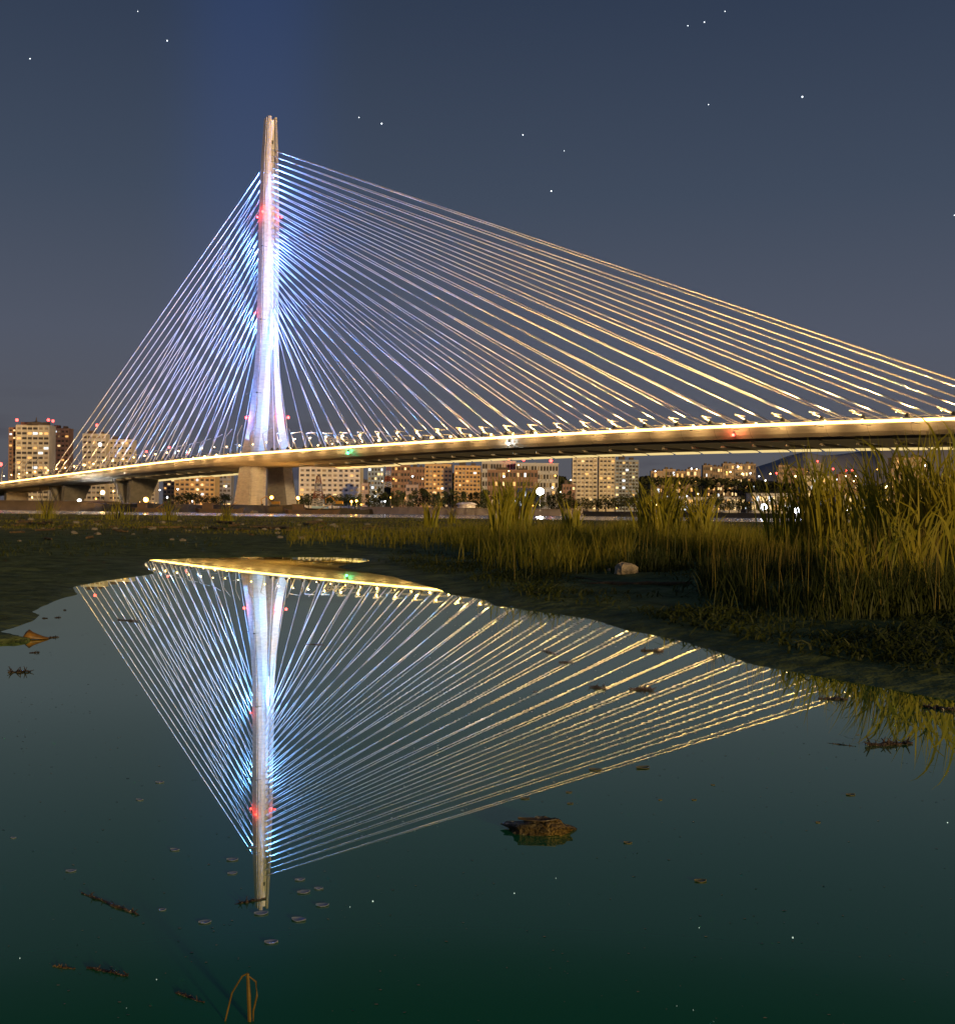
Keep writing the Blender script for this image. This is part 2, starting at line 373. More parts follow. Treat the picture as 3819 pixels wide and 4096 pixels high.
# street lamps ---------------------------------------------------
def street_lamp(t, side, label):
    v = .9 if side < 0 else 35.1; inn = -side     # direction toward the roadway
    zb = dz(t) - .95
    toM = -1 if t > TC else 1
    dt = abs(t - TC)
    if t > 370 or t < -275: th = R(80)
    else:
        zc = 104 + 85 * min(1, max(0, (dt - 30) / (360 if t > TC else 205)))
        th = math.atan2(zc - zb, max(dt, 1))
    p0 = B(t, v, zb); ax = (U3 * toM * math.cos(th) + Z3 * math.sin(th)).normalized()
    ln = 10.5
    deg = math.degrees(th); up = 5.6 * min(1, max(0, (deg - 36) / 48)) ** 1.6
    hor = math.sqrt(6.2 ** 2 - min(up, 6) ** 2)
    k = p0 + ax * ln; tip = k + N3 * (inn * hor) + Z3 * up
    r = thing('street_lamp', p0, label, 'street lamp', 'street lamps along the bridge deck')
    mid = k + (tip - k) * .12 + ax * .35
    m = MB(); m.tube([p0, p0 + ax * .5, p0 + ax * 5, k], [.32, .30, .28, .24], 7); m.build('pole', M_pole, r, smooth=True)
    m = MB(); m.tube([k - ax * .1, mid, k + (tip - k) * .4 + ax * .2, tip], [.24, .24, .22, .18], 7); m.build('arm', M_pole, r, smooth=True)
    g_ = .55 + .37 * min(1, max(0, (80 - deg) / 45))
    hp = p0 + ax * (ln * g_) + N3 * (inn * 1.3)
    m = MB(); m.tube([p0 + ax * (ln * g_), hp], [.08, .08], 5); m.sphere(hp + Vector((0, 0, .15)), .3, 8, 4, (1, 1, .4)); hd = m.build('lamp_bracket', M_pole, r)
    m = MB(); m.sphere(hp - Vector((0, 0, .12)), (.5 if side > 0 else .36) if dt > 60 else .3); m.build('bulb', M_bulbw, r)
    light('bulb_glow', hp - Vector((0, 0, .55)), 1900 if t > 40 else (1100 if t < -80 else 260), (1, .55, .16), r, radius=.35)
    return r
tl = [11.5 + 13.3 * j for j in range(-27, 34)]
left = [t for t in tl if t < TC]; right = [t for t in tl if t >= TC]
for side, sn in ((-1, 'near'), (1, 'far')):
    for i, t in enumerate(sorted(left, reverse=True)):
        street_lamp(t, side, 'leaning steel street lamp on the %s deck edge, %s left of the pylon' % (sn, ordw(i + 1)))
    for i, t in enumerate(right):
        if t > (345 if side < 0 else 420): continue
        street_lamp(t, side, 'leaning steel street lamp on the %s deck edge, %s right of the pylon' % (sn, ordw(i + 1)))

# sign gantry on the deck
gr = thing('sign_gantry', B(36, 20, dz(36) - 1), 'white lattice sign gantry standing over the bridge roadway', 'gantry')
m = MB(); zt = dz(36) + 5.6
for v in (11, 29):
    for q in (-.7, .7):
        m.tube([B(36 + q, v, dz(36) - 1), B(36 + q, v, zt)], .13, 6)
    for k in range(7):
        z0 = dz(36) - .8 + k * 1.0
        m.tube([B(36 - .7 * (-1) ** k, v, z0), B(36 + .7 * (-1) ** k, v, z0 + 1)], .08, 5)
m.build('lattice_posts', M_pole, gr)
m = MB()
for q in (0, 1.3): m.tube([B(36, 11, zt - q), B(36, 29, zt - q)], .15, 6)
for k in range(12): m.tube([B(36, 11 + k * 1.5, zt - (1.3 if k % 2 else 0)), B(36, 12.5 + k * 1.5, zt - (0 if k % 2 else 1.3))], .09, 5)
m.build('truss', M_pole, gr)
m = MB(); m.box(B(36.6, 15, zt + .6), (.3, 2.4, 1.1), (U3, N3, Z3)); m.box(B(36.6, 18, zt + .5), (.3, 1.3, .9), (U3, N3, Z3)); m.build('sign_back', M_pole, gr)

# ------------------------------------------------------------------ water
def water_mat(name, deep, tint, curve, bumpamt, sc3, rough):
    m = bpy.data.materials.new(name); m.use_nodes = True; t = m.node_tree; n = t.nodes; l = t.links
    n.remove(n["Principled BSDF"]); out = n["Material Output"]
    df = n.new("ShaderNodeBsdfDiffuse"); df.inputs[0].default_value = deep + (1,)
    gl = n.new("ShaderNodeBsdfGlossy"); gl.inputs[0].default_value = tint + (1,); gl.inputs[1].default_value = rough
    ge = n.new("ShaderNodeNewGeometry"); tcn = n.new("ShaderNodeTexCoord")
    mpn = n.new("ShaderNodeMapping"); mpn.inputs[3].default_value = sc3; l.new(tcn.outputs["Object"], mpn.inputs[0])
    nn = n.new("ShaderNodeTexNoise"); nn.inputs["Scale"].default_value = 1; nn.inputs["Detail"].default_value = 3; l.new(mpn.outputs[0], nn.inputs[0])
    mk = n.new("ShaderNodeTexNoise"); mk.inputs["Scale"].default_value = .14; mk.inputs["Detail"].default_value = 1; l.new(tcn.outputs["Object"], mk.inputs[0])
    mr = n.new("ShaderNodeMapRange"); mr.inputs[1].default_value = .48; mr.inputs[2].default_value = .66; mr.inputs[3].default_value = .06; l.new(mk.outputs[0], mr.inputs[0])
    mm = n.new("ShaderNodeMath"); mm.operation = 'MULTIPLY'; mm.inputs[1].default_value = bumpamt; l.new(mr.outputs[0], mm.inputs[0])
    bu = n.new("ShaderNodeBump"); bu.inputs["Strength"].default_value = 1; l.new(mm.outputs[0], bu.inputs["Distance"]); l.new(nn.outputs[0], bu.inputs["Height"])
    l.new(bu.outputs[0], gl.inputs["Normal"])
    dt_ = n.new("ShaderNodeVectorMath"); dt_.operation = 'DOT_PRODUCT'; l.new(ge.outputs["Incoming"], dt_.inputs[0]); l.new(ge.outputs["Normal"], dt_.inputs[1])
    fc = n.new("ShaderNodeFloatCurve"); l.new(dt_.outputs["Value"], fc.inputs["Value"])
    c = fc.mapping.curves[0]; pts = c.points
    pts[0].location = (0, curve[0][1]); pts[1].location = (1, curve[-1][1])
    for x, y in curve[1:-1]: pts.new(x, y)
    fc.mapping.update()
    mi = n.new("ShaderNodeMixShader"); l.new(fc.outputs[0], mi.inputs[0]); l.new(df.outputs[0], mi.inputs[1]); l.new(gl.outputs[0], mi.inputs[2])
    l.new(mi.outputs[0], out.inputs[0]); return m
M_pool = water_mat('pool_water', (.012, .20, .075), (.90, 1, .76), [(0, 1), (.06, .95), (.12, .86), (.2, .58), (.3, .34), (.34, .26), (.38, .12), (.42, .06), (1, .04)], .0001, (3, 9, 1), .0)
M_river = water_mat('river_water', (.01, .012, .014), (.9, .92, 1), [(0, .95), (.02, .9), (.1, .6), (.5, .1), (1, .03)], .01, (.3, 1.2, 1), .15)
m = MB(); m.face([(-60, -30, 0), (60, -30, 0), (60, 60, 0), (-60, 60, 0)]); o = m.build('pool', M_pool); tag(o, kind='structure')
m = MB(); m.face([(-3500, 60.1, -.02), (3500, 60.1, -.02), (3500, 2500, -.02), (-3500, 2500, -.02)]); o = m.build('river', M_river); tag(o, kind='structure')

# ------------------------------------------------------------------ mud flat and bank
PX = [(-900, 2790), (-300, 2620), (-60, 2545), (14, 2522), (70, 2505), (133, 2484), (154, 2459), (116, 2449), (182, 2421), (259, 2389), (316, 2379), (295, 2347), (337, 2337), (421, 2323), (561, 2305),
      (617, 2295), (575, 2262), (596, 2238), (701, 2231), (820, 2227), (1040, 2224), (1200, 2225), (1300, 2225), (1420, 2230), (1490, 2243), (1400, 2255), (1345, 2268), (1370, 2276), (1468, 2289), (1573, 2307),
      (1679, 2338), (1756, 2359), (1791, 2377), (1861, 2387), (1952, 2401), (1973, 2422), (2120, 2440), (2212, 2454), (2317, 2468), (2394, 2485), (2492, 2518), (2600, 2536), (2713, 2560),
      (2790, 2585), (2891, 2613), (2998, 2656), (3176, 2688), (3354, 2720), (3532, 2752), (3709, 2784), (3819, 2800), (4300, 2900), (5200, 3150)]
pool_poly = [G(x, y) for x, y in PX]
poly = np.array([(p.x, p.y) for p in pool_poly] + [(14, -12), (-14, -12)])
# small mud spit at the left edge
spit = np.array([(G(x, y).x, G(x, y).y) for x, y in ((-300, 2560), (0, 2533), (60, 2545), (105, 2556), (140, 2560), (100, 2572), (0, 2576), (-300, 2600))])
def inside(pl, x, y):
    r = np.zeros(x.shape, bool); j = len(pl) - 1
    for i in range(len(pl)):
        xi, yi = pl[i]; xj, yj = pl[j]
        cnd = ((yi > y) != (yj > y)) & (x < (xj - xi) * (y - yi) / (yj - yi + 1e-12) + xi)
        r ^= cnd; j = i
    return r
def sdist(pl, x, y):
    d = np.full(x.shape, 1e9); j = len(pl) - 1
    for i in range(len(pl)):
        ax, ay = pl[j]; bx, by = pl[i]; ex, ey = bx - ax, by - ay
        tt = np.clip(((x - ax) * ex + (y - ay) * ey) / (ex * ex + ey * ey + 1e-12), 0, 1)
        d = np.minimum(d, np.hypot(x - ax - tt * ex, y - ay - tt * ey)); j = i
    return np.where(inside(pl, x, y), -d, d)
def hgt(x, y):
    sdv = sdist(poly, x, y); s2 = sdist(spit, x, y)
    nv = np.array([mn.noise((float(a) * 1.3, float(b) * .9, 0)) * .5 + mn.noise((float(a) * 4.3, float(b) * 3.1, 5)) * .28 + mn.noise((float(a) * 11, float(b) * 8, 9)) * .12 for a, b in zip(x.ravel(), y.ravel())]).reshape(x.shape)
    sdn = sdv + nv * .05 * np.clip(y / 10, .5, 2.5)
    out = .035 * (1 - np.exp(-np.maximum(sdn, 0) / .25)) + .085 * (1 - np.exp(-np.maximum(sdn, 0) / 3.0)) + np.clip(sdn, 0, 1) * .06 * nv
    right_ = np.clip((x + 1 - y * -.02) / 6, 0, 1) * np.clip(1 - (y - 40) / 40, 0, 1)
    out = out + right_ * .22 * (1 - np.exp(-np.maximum(sdn, 0) / 4)) + .0
    h_ = np.where(sdn > 0, out + .002, np.maximum(-.3, sdn * .25))
    h_ = np.where(s2 < 0, np.maximum(h_, .015 + np.minimum(.02, -s2 * .2)), h_)
    h_ = np.where(y > 185, h_ * np.clip(1 - (y - 185) / 35, -2, 1) - np.clip((y - 200) / 100, 0, .6), h_)
    return h_
dist = [1.6 * (225 / 1.6) ** (i / 330.0) for i in range(331)]
cols_ = 360
aa = np.linspace(-.62, .62, cols_)
Yg, Ag = np.meshgrid(np.array(dist), aa, indexing='ij')
Xg = Yg * Ag
Hg = hgt(Xg, Yg)
vv = np.stack([Xg, Yg, Hg], -1).reshape(-1, 3).tolist()
ff = []
for i in range(len(dist) - 1):
    b0 = i * cols_
    for j in range(cols_ - 1): ff.append((b0 + j, b0 + j + 1, b0 + cols_ + j + 1, b0 + cols_ + j))
M_mud = bpy.data.materials.new('mud'); M_mud.use_nodes = True
def build_mud(m):
    t = m.node_tree; n = t.nodes; l = t.links; b = n["Principled BSDF"]; b.inputs["Specular IOR Level"].default_value = .1
    ge = n.new("ShaderNodeNewGeometry"); sp = n.new("ShaderNodeSeparateXYZ"); l.new(ge.outputs["Position"], sp.inputs[0])
    nn = n.new("ShaderNodeTexNoise"); nn.inputs["Scale"].default_value = 2.2; nn.inputs["Detail"].default_value = 8; nn.inputs["Roughness"].default_value = .65; l.new(ge.outputs["Position"], nn.inputs[0])
    rm = n.new("ShaderNodeValToRGB"); l.new(nn.outputs[0], rm.inputs[0]); e = rm.color_ramp.elements
    e[0].position = .32; e[0].color = (.045, .07, .016, 1); e[1].position = .7; e[1].color = (.21, .26, .09, 1)
    # far beach: drier, grassy brown
    r2 = n.new("ShaderNodeValToRGB"); n2 = n.new("ShaderNodeTexNoise"); n2.inputs["Scale"].default_value = .9; n2.inputs["Detail"].default_value = 8; l.new(ge.outputs["Position"], n2.inputs[0]); l.new(n2.outputs[0], r2.inputs[0])
    e = r2.color_ramp.elements; e[0].position = .38; e[0].color = (.10, .11, .02, 1); e[1].position = .66; e[1].color = (.5, .38, .13, 1)
    fr_ = n.new("ShaderNodeMapRange"); fr_.inputs[1].default_value = 36; fr_.inputs[2].default_value = 60; l.new(sp.outputs[1], fr_.inputs[0])
    mi = n.new("ShaderNodeMix"); mi.data_type = 'RGBA'; l.new(fr_.outputs[0], mi.inputs[0]); l.new(rm.outputs[0], mi.inputs[6]); l.new(r2.outputs[0], mi.inputs[7]); l.new(mi.outputs[2], b.inputs["Base Color"])
    # wet by the water line
    wr = n.new("ShaderNodeMapRange"); wr.inputs[1].default_value = 0; wr.inputs[2].default_value = .08; wr.inputs[3].default_value = .6; wr.inputs[4].default_value = .85; l.new(sp.outputs[2], wr.inputs[0]); l.new(wr.outputs[0], b.inputs["Roughness"])
    bn = n.new("ShaderNodeTexNoise"); bn.inputs["Scale"].default_value = 7; bn.inputs["Detail"].default_value = 8; l.new(ge.outputs["Position"], bn.inputs[0])
    bu = n.new("ShaderNodeBump"); bu.inputs["Strength"].default_value = .9; bu.inputs["Distance"].default_value = .08; l.new(bn.outputs[0], bu.inputs["Height"]); l.new(bu.outputs[0], b.inputs["Normal"])
build_mud(M_mud)
me = bpy.data.meshes.new('mud_flat'); me.from_pydata(vv, [], ff); me.materials.append(M_mud); me.update()
me.polygons.foreach_set('use_smooth', [True] * len(me.polygons))
o = bpy.data.objects.new('mud_flat', me); col.objects.link(o); tag(o, kind='structure')
def ground_z(x, y):
    i = math.log(max(y, 1.61) / 1.6) / math.log(225 / 1.6) * 330; j = (x / y + .62) / 1.24 * (cols_ - 1)
    i = min(max(int(i), 0), 329); j = min(max(int(j), 0), cols_ - 2)
    return float(Hg[i, j])
def on_ground(px, py, zg=.15):
    p = G(px, py, zg)
    for _ in range(3):
        p = G(px, py, ground_z(p.x, p.y))
    return p

# ------------------------------------------------------------------ grass and reeds
class Blades:
    def __init__(s): s.v = []; s.f = []
    def blade(s, x, y, z, h, lean, az, w, droop=.3, seg=5):
        n0 = len(s.v); dx, dy = math.cos(az), math.sin(az); fx = random.uniform(-.6, .6); wx, wy = math.cos(fx), math.sin(fx)
        for i in range(seg + 1):
            u = i / seg; r = lean * h * (u ** 2) ; zz = h * (u - droop * lean * u ** 3)
            ww = w * (1 - u) ** .7 * (.55 + .9 * u if u < .5 else 1) / 2
            cx, cy = x + dx * r, y + dy * r
            if i == seg: s.v.append((cx, cy, z + zz))
            else: s.v += [(cx - wx * ww, cy - wy * ww, z + zz), (cx + wx * ww, cy + wy * ww, z + zz)]
        for i in range(seg - 1): a = n0 + 2 * i; s.f.append((a, a + 1, a + 3, a + 2))
        a = n0 + 2 * (seg - 1); s.f.append((a, a + 1, a + 2))
    def build(s, name, mt, parent=None, org=(0, 0, 0)):
        me = bpy.data.meshes.new(name); me.from_pydata([(a - org[0], b - org[1], c - org[2]) for a, b, c in s.v], [], s.f); me.materials.append(mt); me.update()
        ob = bpy.data.objects.new(name, me); col.objects.link(ob)
        if parent is not None: ob.parent = parent
        return ob
def leaf_mat(name, c1, c2, vs):
    m = mat(name, c1, .55, var=c2, vscale=vs, spec=.25); t = m.node_tree; n = t.nodes; l = t.links
    b = n["Principled BSDF"]; tr = n.new("ShaderNodeBsdfTranslucent"); ms = n.new("ShaderNodeMixShader"); ms.inputs[0].default_value = .3
    src = b.inputs["Base Color"].links[0].from_socket; l.new(src, tr.inputs[0]); l.new(b.outputs[0], ms.inputs[1]); l.new(tr.outputs[0], ms.inputs[2]); l.new(ms.outputs[0], n["Material Output"].inputs[0]); return m
M_reed = leaf_mat('reed_leaf', (.44, .36, .02), (.19, .22, .018), 1.3)
M_grass = leaf_mat('grass_blade', (.32, .27, .02), (.11, .13, .012), .9)
ENVX = [1150, 1500, 1700, 1900, 2100, 2250, 2400, 2600, 2800, 2950, 3050, 3200, 3350, 3500, 3620, 3720, 3819, 4100]
ENVY = [2090, 2080, 2070, 2062, 2055, 2060, 2055, 2015, 2030, 2045, 2065, 2065, 2030, 2000, 1965, 1950, 1940, 1940]
def env(px): return float(np.interp(px, ENVX, ENVY))
def pxof(x, y): return CX + F * x / y
gb = Blades(); gd = Blades(); dd = Blades(); ROCKY = on_ground(2505, 2300).y
nb = 0
while nb < 46000:
    px = random.uniform(1150, 4250) if random.random() < .85 else random.uniform(1800, 4250)
    yy = 9.5 * (60 / 9.5) ** random.random()
    x = (px - CX) / F * yy
    if ground_z(x, yy) < .075: continue
    # back edge of the bed recedes to the left; front edge stays off the shore
    if ground_z(x, yy) < .09 + random.uniform(0, .08): continue
    clump = mn.noise((x * .7, yy * .45, 3))
    if clump < -.15 + random.uniform(-.15, .2): continue
    zg = ground_z(x, yy)
    top = env(px) - 25 + random.uniform(-15, 60) + (1 - clump) * 45
    # tallest allowed so the top stays under the envelope
    zt = CAMZ + yy / F * ((CY - top) + (px - CX) * .0113 * -1 * -1 * 0 - (px - CX) * SN * 0)
    hmax = zt - zg - .0113 * (px - CX) / F * yy
    hh = min(hmax * random.uniform(.55, 1.0), random.uniform(.7, 2.2) * (1 + .4 * clump))
    if hh < .15: continue
    if 2240 < px < 2800 and yy < ROCKY + .25: continue
    if random.random() < .05: dd.blade(x, yy, zg - .03, min(hmax * 1.1, hh * 1.25), random.uniform(.02, .25), random.uniform(0, 6.28), .006 * (1 + yy / 40), .3, 4)
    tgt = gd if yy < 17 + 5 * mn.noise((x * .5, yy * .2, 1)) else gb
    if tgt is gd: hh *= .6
    hh *= random.choice((.5, .75, 1, 1, 1.15)) ; tgt.blade(x, yy, zg - .03, hh, random.uniform(.05, .5), random.uniform(0, 6.28), random.uniform(.006, .017) * (1 + yy / 40))
    nb += 1
M_dgrass = leaf_mat('shade_toned_grass', (.07, .085, .010), (.025, .04, .008), .9)  # shade on the bank put into the colour of the low plants
tag(gd.build('shaded_front_grass', M_dgrass), 'low grass along the front of the bank, coloured dark for shade', 'weeds', kind='stuff')
M_dry = leaf_mat('dry_straw', (.42, .32, .05), (.22, .17, .03), 2.5)
tag(dd.build('dry_stems', M_dry), 'thin dead straw stems mixed through the olive grass', 'grass', kind='stuff')
tag(gb.build('grass_bed', M_grass), 'dense olive grass covering the mud bank at right', 'grass', kind='stuff')
# low growth on the near bank slope and the far beach
lb = Blades(); nb = 0
while nb < 6500:
    px = random.uniform(-200, 4200); yy = 9 * (150 / 9) ** random.random(); x = (px - CX) / F * yy; zg = ground_z(x, yy)
    if zg < .06 or mn.noise((x * .35, yy * .2, 8)) < .02 + (.1 if px < 1500 else -.1): continue
    lb.blade(x, yy, zg - .01, random.uniform(.04, .16) * (1 + (yy > 40) * .9), random.uniform(.2, .9), random.uniform(0, 6.28), .012 * (1 + yy / 14), seg=3); nb += 1
wb_ = Blades(); nb = 0
while nb < 9000:
    px = random.uniform(-200, 4200) if random.random() < .3 else random.uniform(1350, 4200); yy = 6 * (24 / 6) ** random.random(); x = (px - CX) / F * yy; zg = ground_z(x, yy)
    if zg < .05 or px < 1350 and yy < 22: continue
    q = mn.noise((x * .8, yy * .5, 11))
    if q < random.uniform(-.25, .15) or (2240 < px < 2800 and ROCKY - 4 < yy < ROCKY + .3 and random.random() < .75): continue
    wb_.blade(x, yy, zg - .01, random.uniform(.05, .2) * (1 + 1.2 * max(0, q)), random.uniform(.5, 1.8), random.uniform(0, 6.28), random.uniform(.012, .035), .8, 3); nb += 1
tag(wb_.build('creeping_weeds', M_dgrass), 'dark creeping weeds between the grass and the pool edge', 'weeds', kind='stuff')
bt = Blades(); nb = 0
while nb < 9000:
    px = random.uniform(-200, 2300); yy = 42 * (200 / 42) ** random.random(); x = (px - CX) / F * yy; zg = ground_z(x, yy)
    q = mn.noise((x * .12, yy * .06, 21))
    if q < random.uniform(-.2, .2): continue
    bt.blade(x, yy, zg - .02, random.uniform(.05, .22) * (1 + max(0, q)), random.uniform(.3, 1.2), random.uniform(0, 6.28), .03 * yy / 50, .6, 3); nb += 1
tag(bt.build('beach_grass', M_grass), 'short olive grass over the flat far beach', 'grass', kind='stuff')
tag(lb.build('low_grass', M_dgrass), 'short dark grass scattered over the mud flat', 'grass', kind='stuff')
# tall reed clumps, each a plant of its own: px, base py, top py, spread px, blades, label
REEDS = [(2060, 2110, 1905, 55, 60, 'narrow upright reed clump left of the bright white street light'),
         (1480 + 245, 2110, 2005, 25, 18, 'thin low reed tuft in front of the far seawall'),
         (2000, 2160, 1925, 30, 24, 'sparse reed tuft directly left of the narrow upright clump'),
         (2290, 2130, 2000, 30, 22, 'small reed tuft below the cream tower block'),
         (2630, 2180, 1895, 70, 60, 'bushy reed clump right of the blue-grey tower block'),
         (2800, 2190, 1950, 40, 34, 'low reed clump below the hill houses'),
         (3110, 2230, 1850, 20, 16, 'slim reed clump between the two white star lights on its left'),
         (3215, 2240, 1800, 34, 44, 'tall dark reed clump rising over the mountain saddle'),
         (3330, 2240, 1835, 50, 46, 'tall reed clump right of the mountain saddle clump'),
         (3440, 2250, 1900, 40, 34, 'mid-height reed clump between two taller clumps at right'),
         (3560, 2280, 1770, 75, 74, 'wide fanning reed clump with blades bent to the left'),
         (3700, 2290, 1755, 60, 70, 'tallest reed clump touching the bridge deck line'),
         (3800, 2300, 1745, 60, 70, 'big reed clump cut by the right edge of the view'),
         (3640, 2400, 1960, 40, 34, 'shorter reed clump standing before the two tallest clumps'),
         (3400, 2400, 2080, 40, 30, 'low reed clump nearest to the water on the right bank')]
for px, by, ty, sp_, nbd, lab in REEDS:
    c = on_ground(px, by); r = thing('reed_clump', c, lab, 'reed plant', 'tall reeds on the right bank')
    b_ = Blades(); st = Blades(); H = (P(px, ty, c.y).z - c.z) * 1.22
    for k in range(int(nbd * 1.35)):
        ox = random.gauss(0, sp_ * .5) / F * c.y; oy = random.gauss(0, .5)
        az = random.uniform(-.7, .7) + (0 if ox > 0 else math.pi)
        hh = H * random.uniform(.55, 1.0)
        b_.blade(c.x + ox, c.y + oy, c.z - .05, hh, random.uniform(.02, .34), az, random.uniform(.025, .075) * (c.y / 20) ** .8, .5, 7)
        if k % 2 == 0:                                            # leaves leaving the stem part-way up
            z0 = hh * random.uniform(.3, .7)
            b_.blade(c.x + ox, c.y + oy, c.z + z0, hh * random.uniform(.25, .45), random.uniform(.4, 1.1), az + random.uniform(-.5, .5), .05, .6, 5)
    b_.build('leaves', M_reed, r, c)
    for k in range(max(6, nbd // 4)):
        ox = random.gauss(0, sp_ * .4) / F * c.y
        st.blade(c.x + ox, c.y + random.gauss(0, .4), c.z - .05, H * random.uniform(.4, .7), .04, random.uniform(0, 6), .03, 0, 3)
    st.build('stems', M_grass, r, c)
# thin leafless shrubs on the beach at left
SHR = [(185, 2058, 1930, 55, 'bushy dry shrub below the left end of the bridge deck'), (470, 2060, 1950, 70, 'wide dry shrub in front of the v-shaped pier'),
       (675, 2062, 1960, 40, 'slim dry shrub right of the orange quay lamp'), (905, 2060, 1985, 35, 'small dry shrub left of the pylon foot'), (2770 - 960, 2070, 2010, 20, 'small tuft standing before the domed kiosk')]
for px, by, ty, sp_, lab in SHR:
    Y = 95.0; c = G(px, by, .12); c = Vector(((px - CX) / F * Y, Y, ground_z((px - CX) / F * Y, Y)))
    r = thing('shrub', c, lab, 'shrub', 'dry shrubs on the beach'); b_ = Blades(); tw = MB(); H = P(px, ty, Y).z - c.z
    for k in range(90):
        ox = random.gauss(0, sp_ * .45) / F * Y; f_ = 1 - min(.6, abs(ox) / (sp_ / F * Y) * .5)
        b_.blade(c.x + ox, c.y + random.gauss(0, .4), c.z, H * random.uniform(.3, 1) * f_, random.uniform(.1, .7), random.uniform(0, 6.28), .05, .4, 4)
    for k in range(9):
        a = random.uniform(0, 6.28); top = Vector((c.x + math.cos(a) * sp_ / F * Y * random.uniform(.2, 1), c.y + math.sin(a) * .6, c.z + H * random.uniform(.6, 1)))
        mid = c.lerp(top, .5) + Vector((random.uniform(-.2, .2), 0, 0)); tw.tube([c, mid, top], [.04, .028, .012], 5)
    b_.build('leaves', M_reed, r, c); tw.build('twigs', M_dark, r)

exec_far = True
# ------------------------------------------------------------------ far bank
M_bank = mat('bank_stone', (.07, .06, .045), .9, var=(.035, .03, .025), vscale=.25, bump=.5, bscale=1)
M_sea = mat('seawall_concrete', (.16, .12, .09), .85, var=(.10, .075, .055), vscale=.15)
m = MB()
m.loft([[(-2600, 760, -1), (2600, 760, -1)], [(-2600, 790, 3.2), (2600, 790, 3.2)], [(-2600, 1500, 7), (2600, 1500, 7)], [(-3600, 5200, 12), (3600, 5200, 12)]], cap=False, closed=False)
o = m.build('far_bank', M_bank); tag(o, kind='structure')
m = MB(); a = P(1440, 2035, 735); b = P(2330, 2040, 735)
m.box(((a.x + b.x) / 2, 740, 1.6), (b.x - a.x, 8, 5.2)); m.box(((a.x + b.x) / 2, 737, 4.4), (b.x - a.x + 1, 3, .5))
for k in range(24): m.box((a.x + (b.x - a.x) * k / 23, 735.8, 2.2), (.5, .5, 4.2))
o = m.build('seawall', M_sea, org=(a.x, 740, 0)); tag(o, 'long brown concrete seawall along the far shore', 'seawall')
m = MB(); a = P(-200, 2000, 610); b = P(470, 2004, 610)
m.box(((a.x + b.x) / 2, 640, 2.4), (b.x - a.x, 60, 5)); m.box(((a.x + b.x) / 2, 610, 5.1), (b.x - a.x + .6, 2, .5))
o = m.build('quay', M_sea, org=(a.x, 640, 0)); tag(o, 'low grey concrete quay at the left under the bridge end', 'quay')
# construction causeway under the pylon
m = MB(); rr = []
for k in range(41):
    px = 330 + (1480 - 330) * k / 40; Y = 545 + 12 * math.sin(k * .5); zt = 2.6 + 1.2 * mn.noise((k * .4, 0, 0)) + (1.2 if px < 1200 else 0)
    x = P(px, 2040, Y).x; rr.append([(x, Y - 6, -1), (x, Y - 1, zt), (x, Y + 14, zt), (x, Y + 22, -1)])
m.loft(rr, closed=False, cap=False); o = m.build('rubble_causeway', M_bank); tag(o, 'dark rubble work causeway in front of the pylon foot', 'causeway')

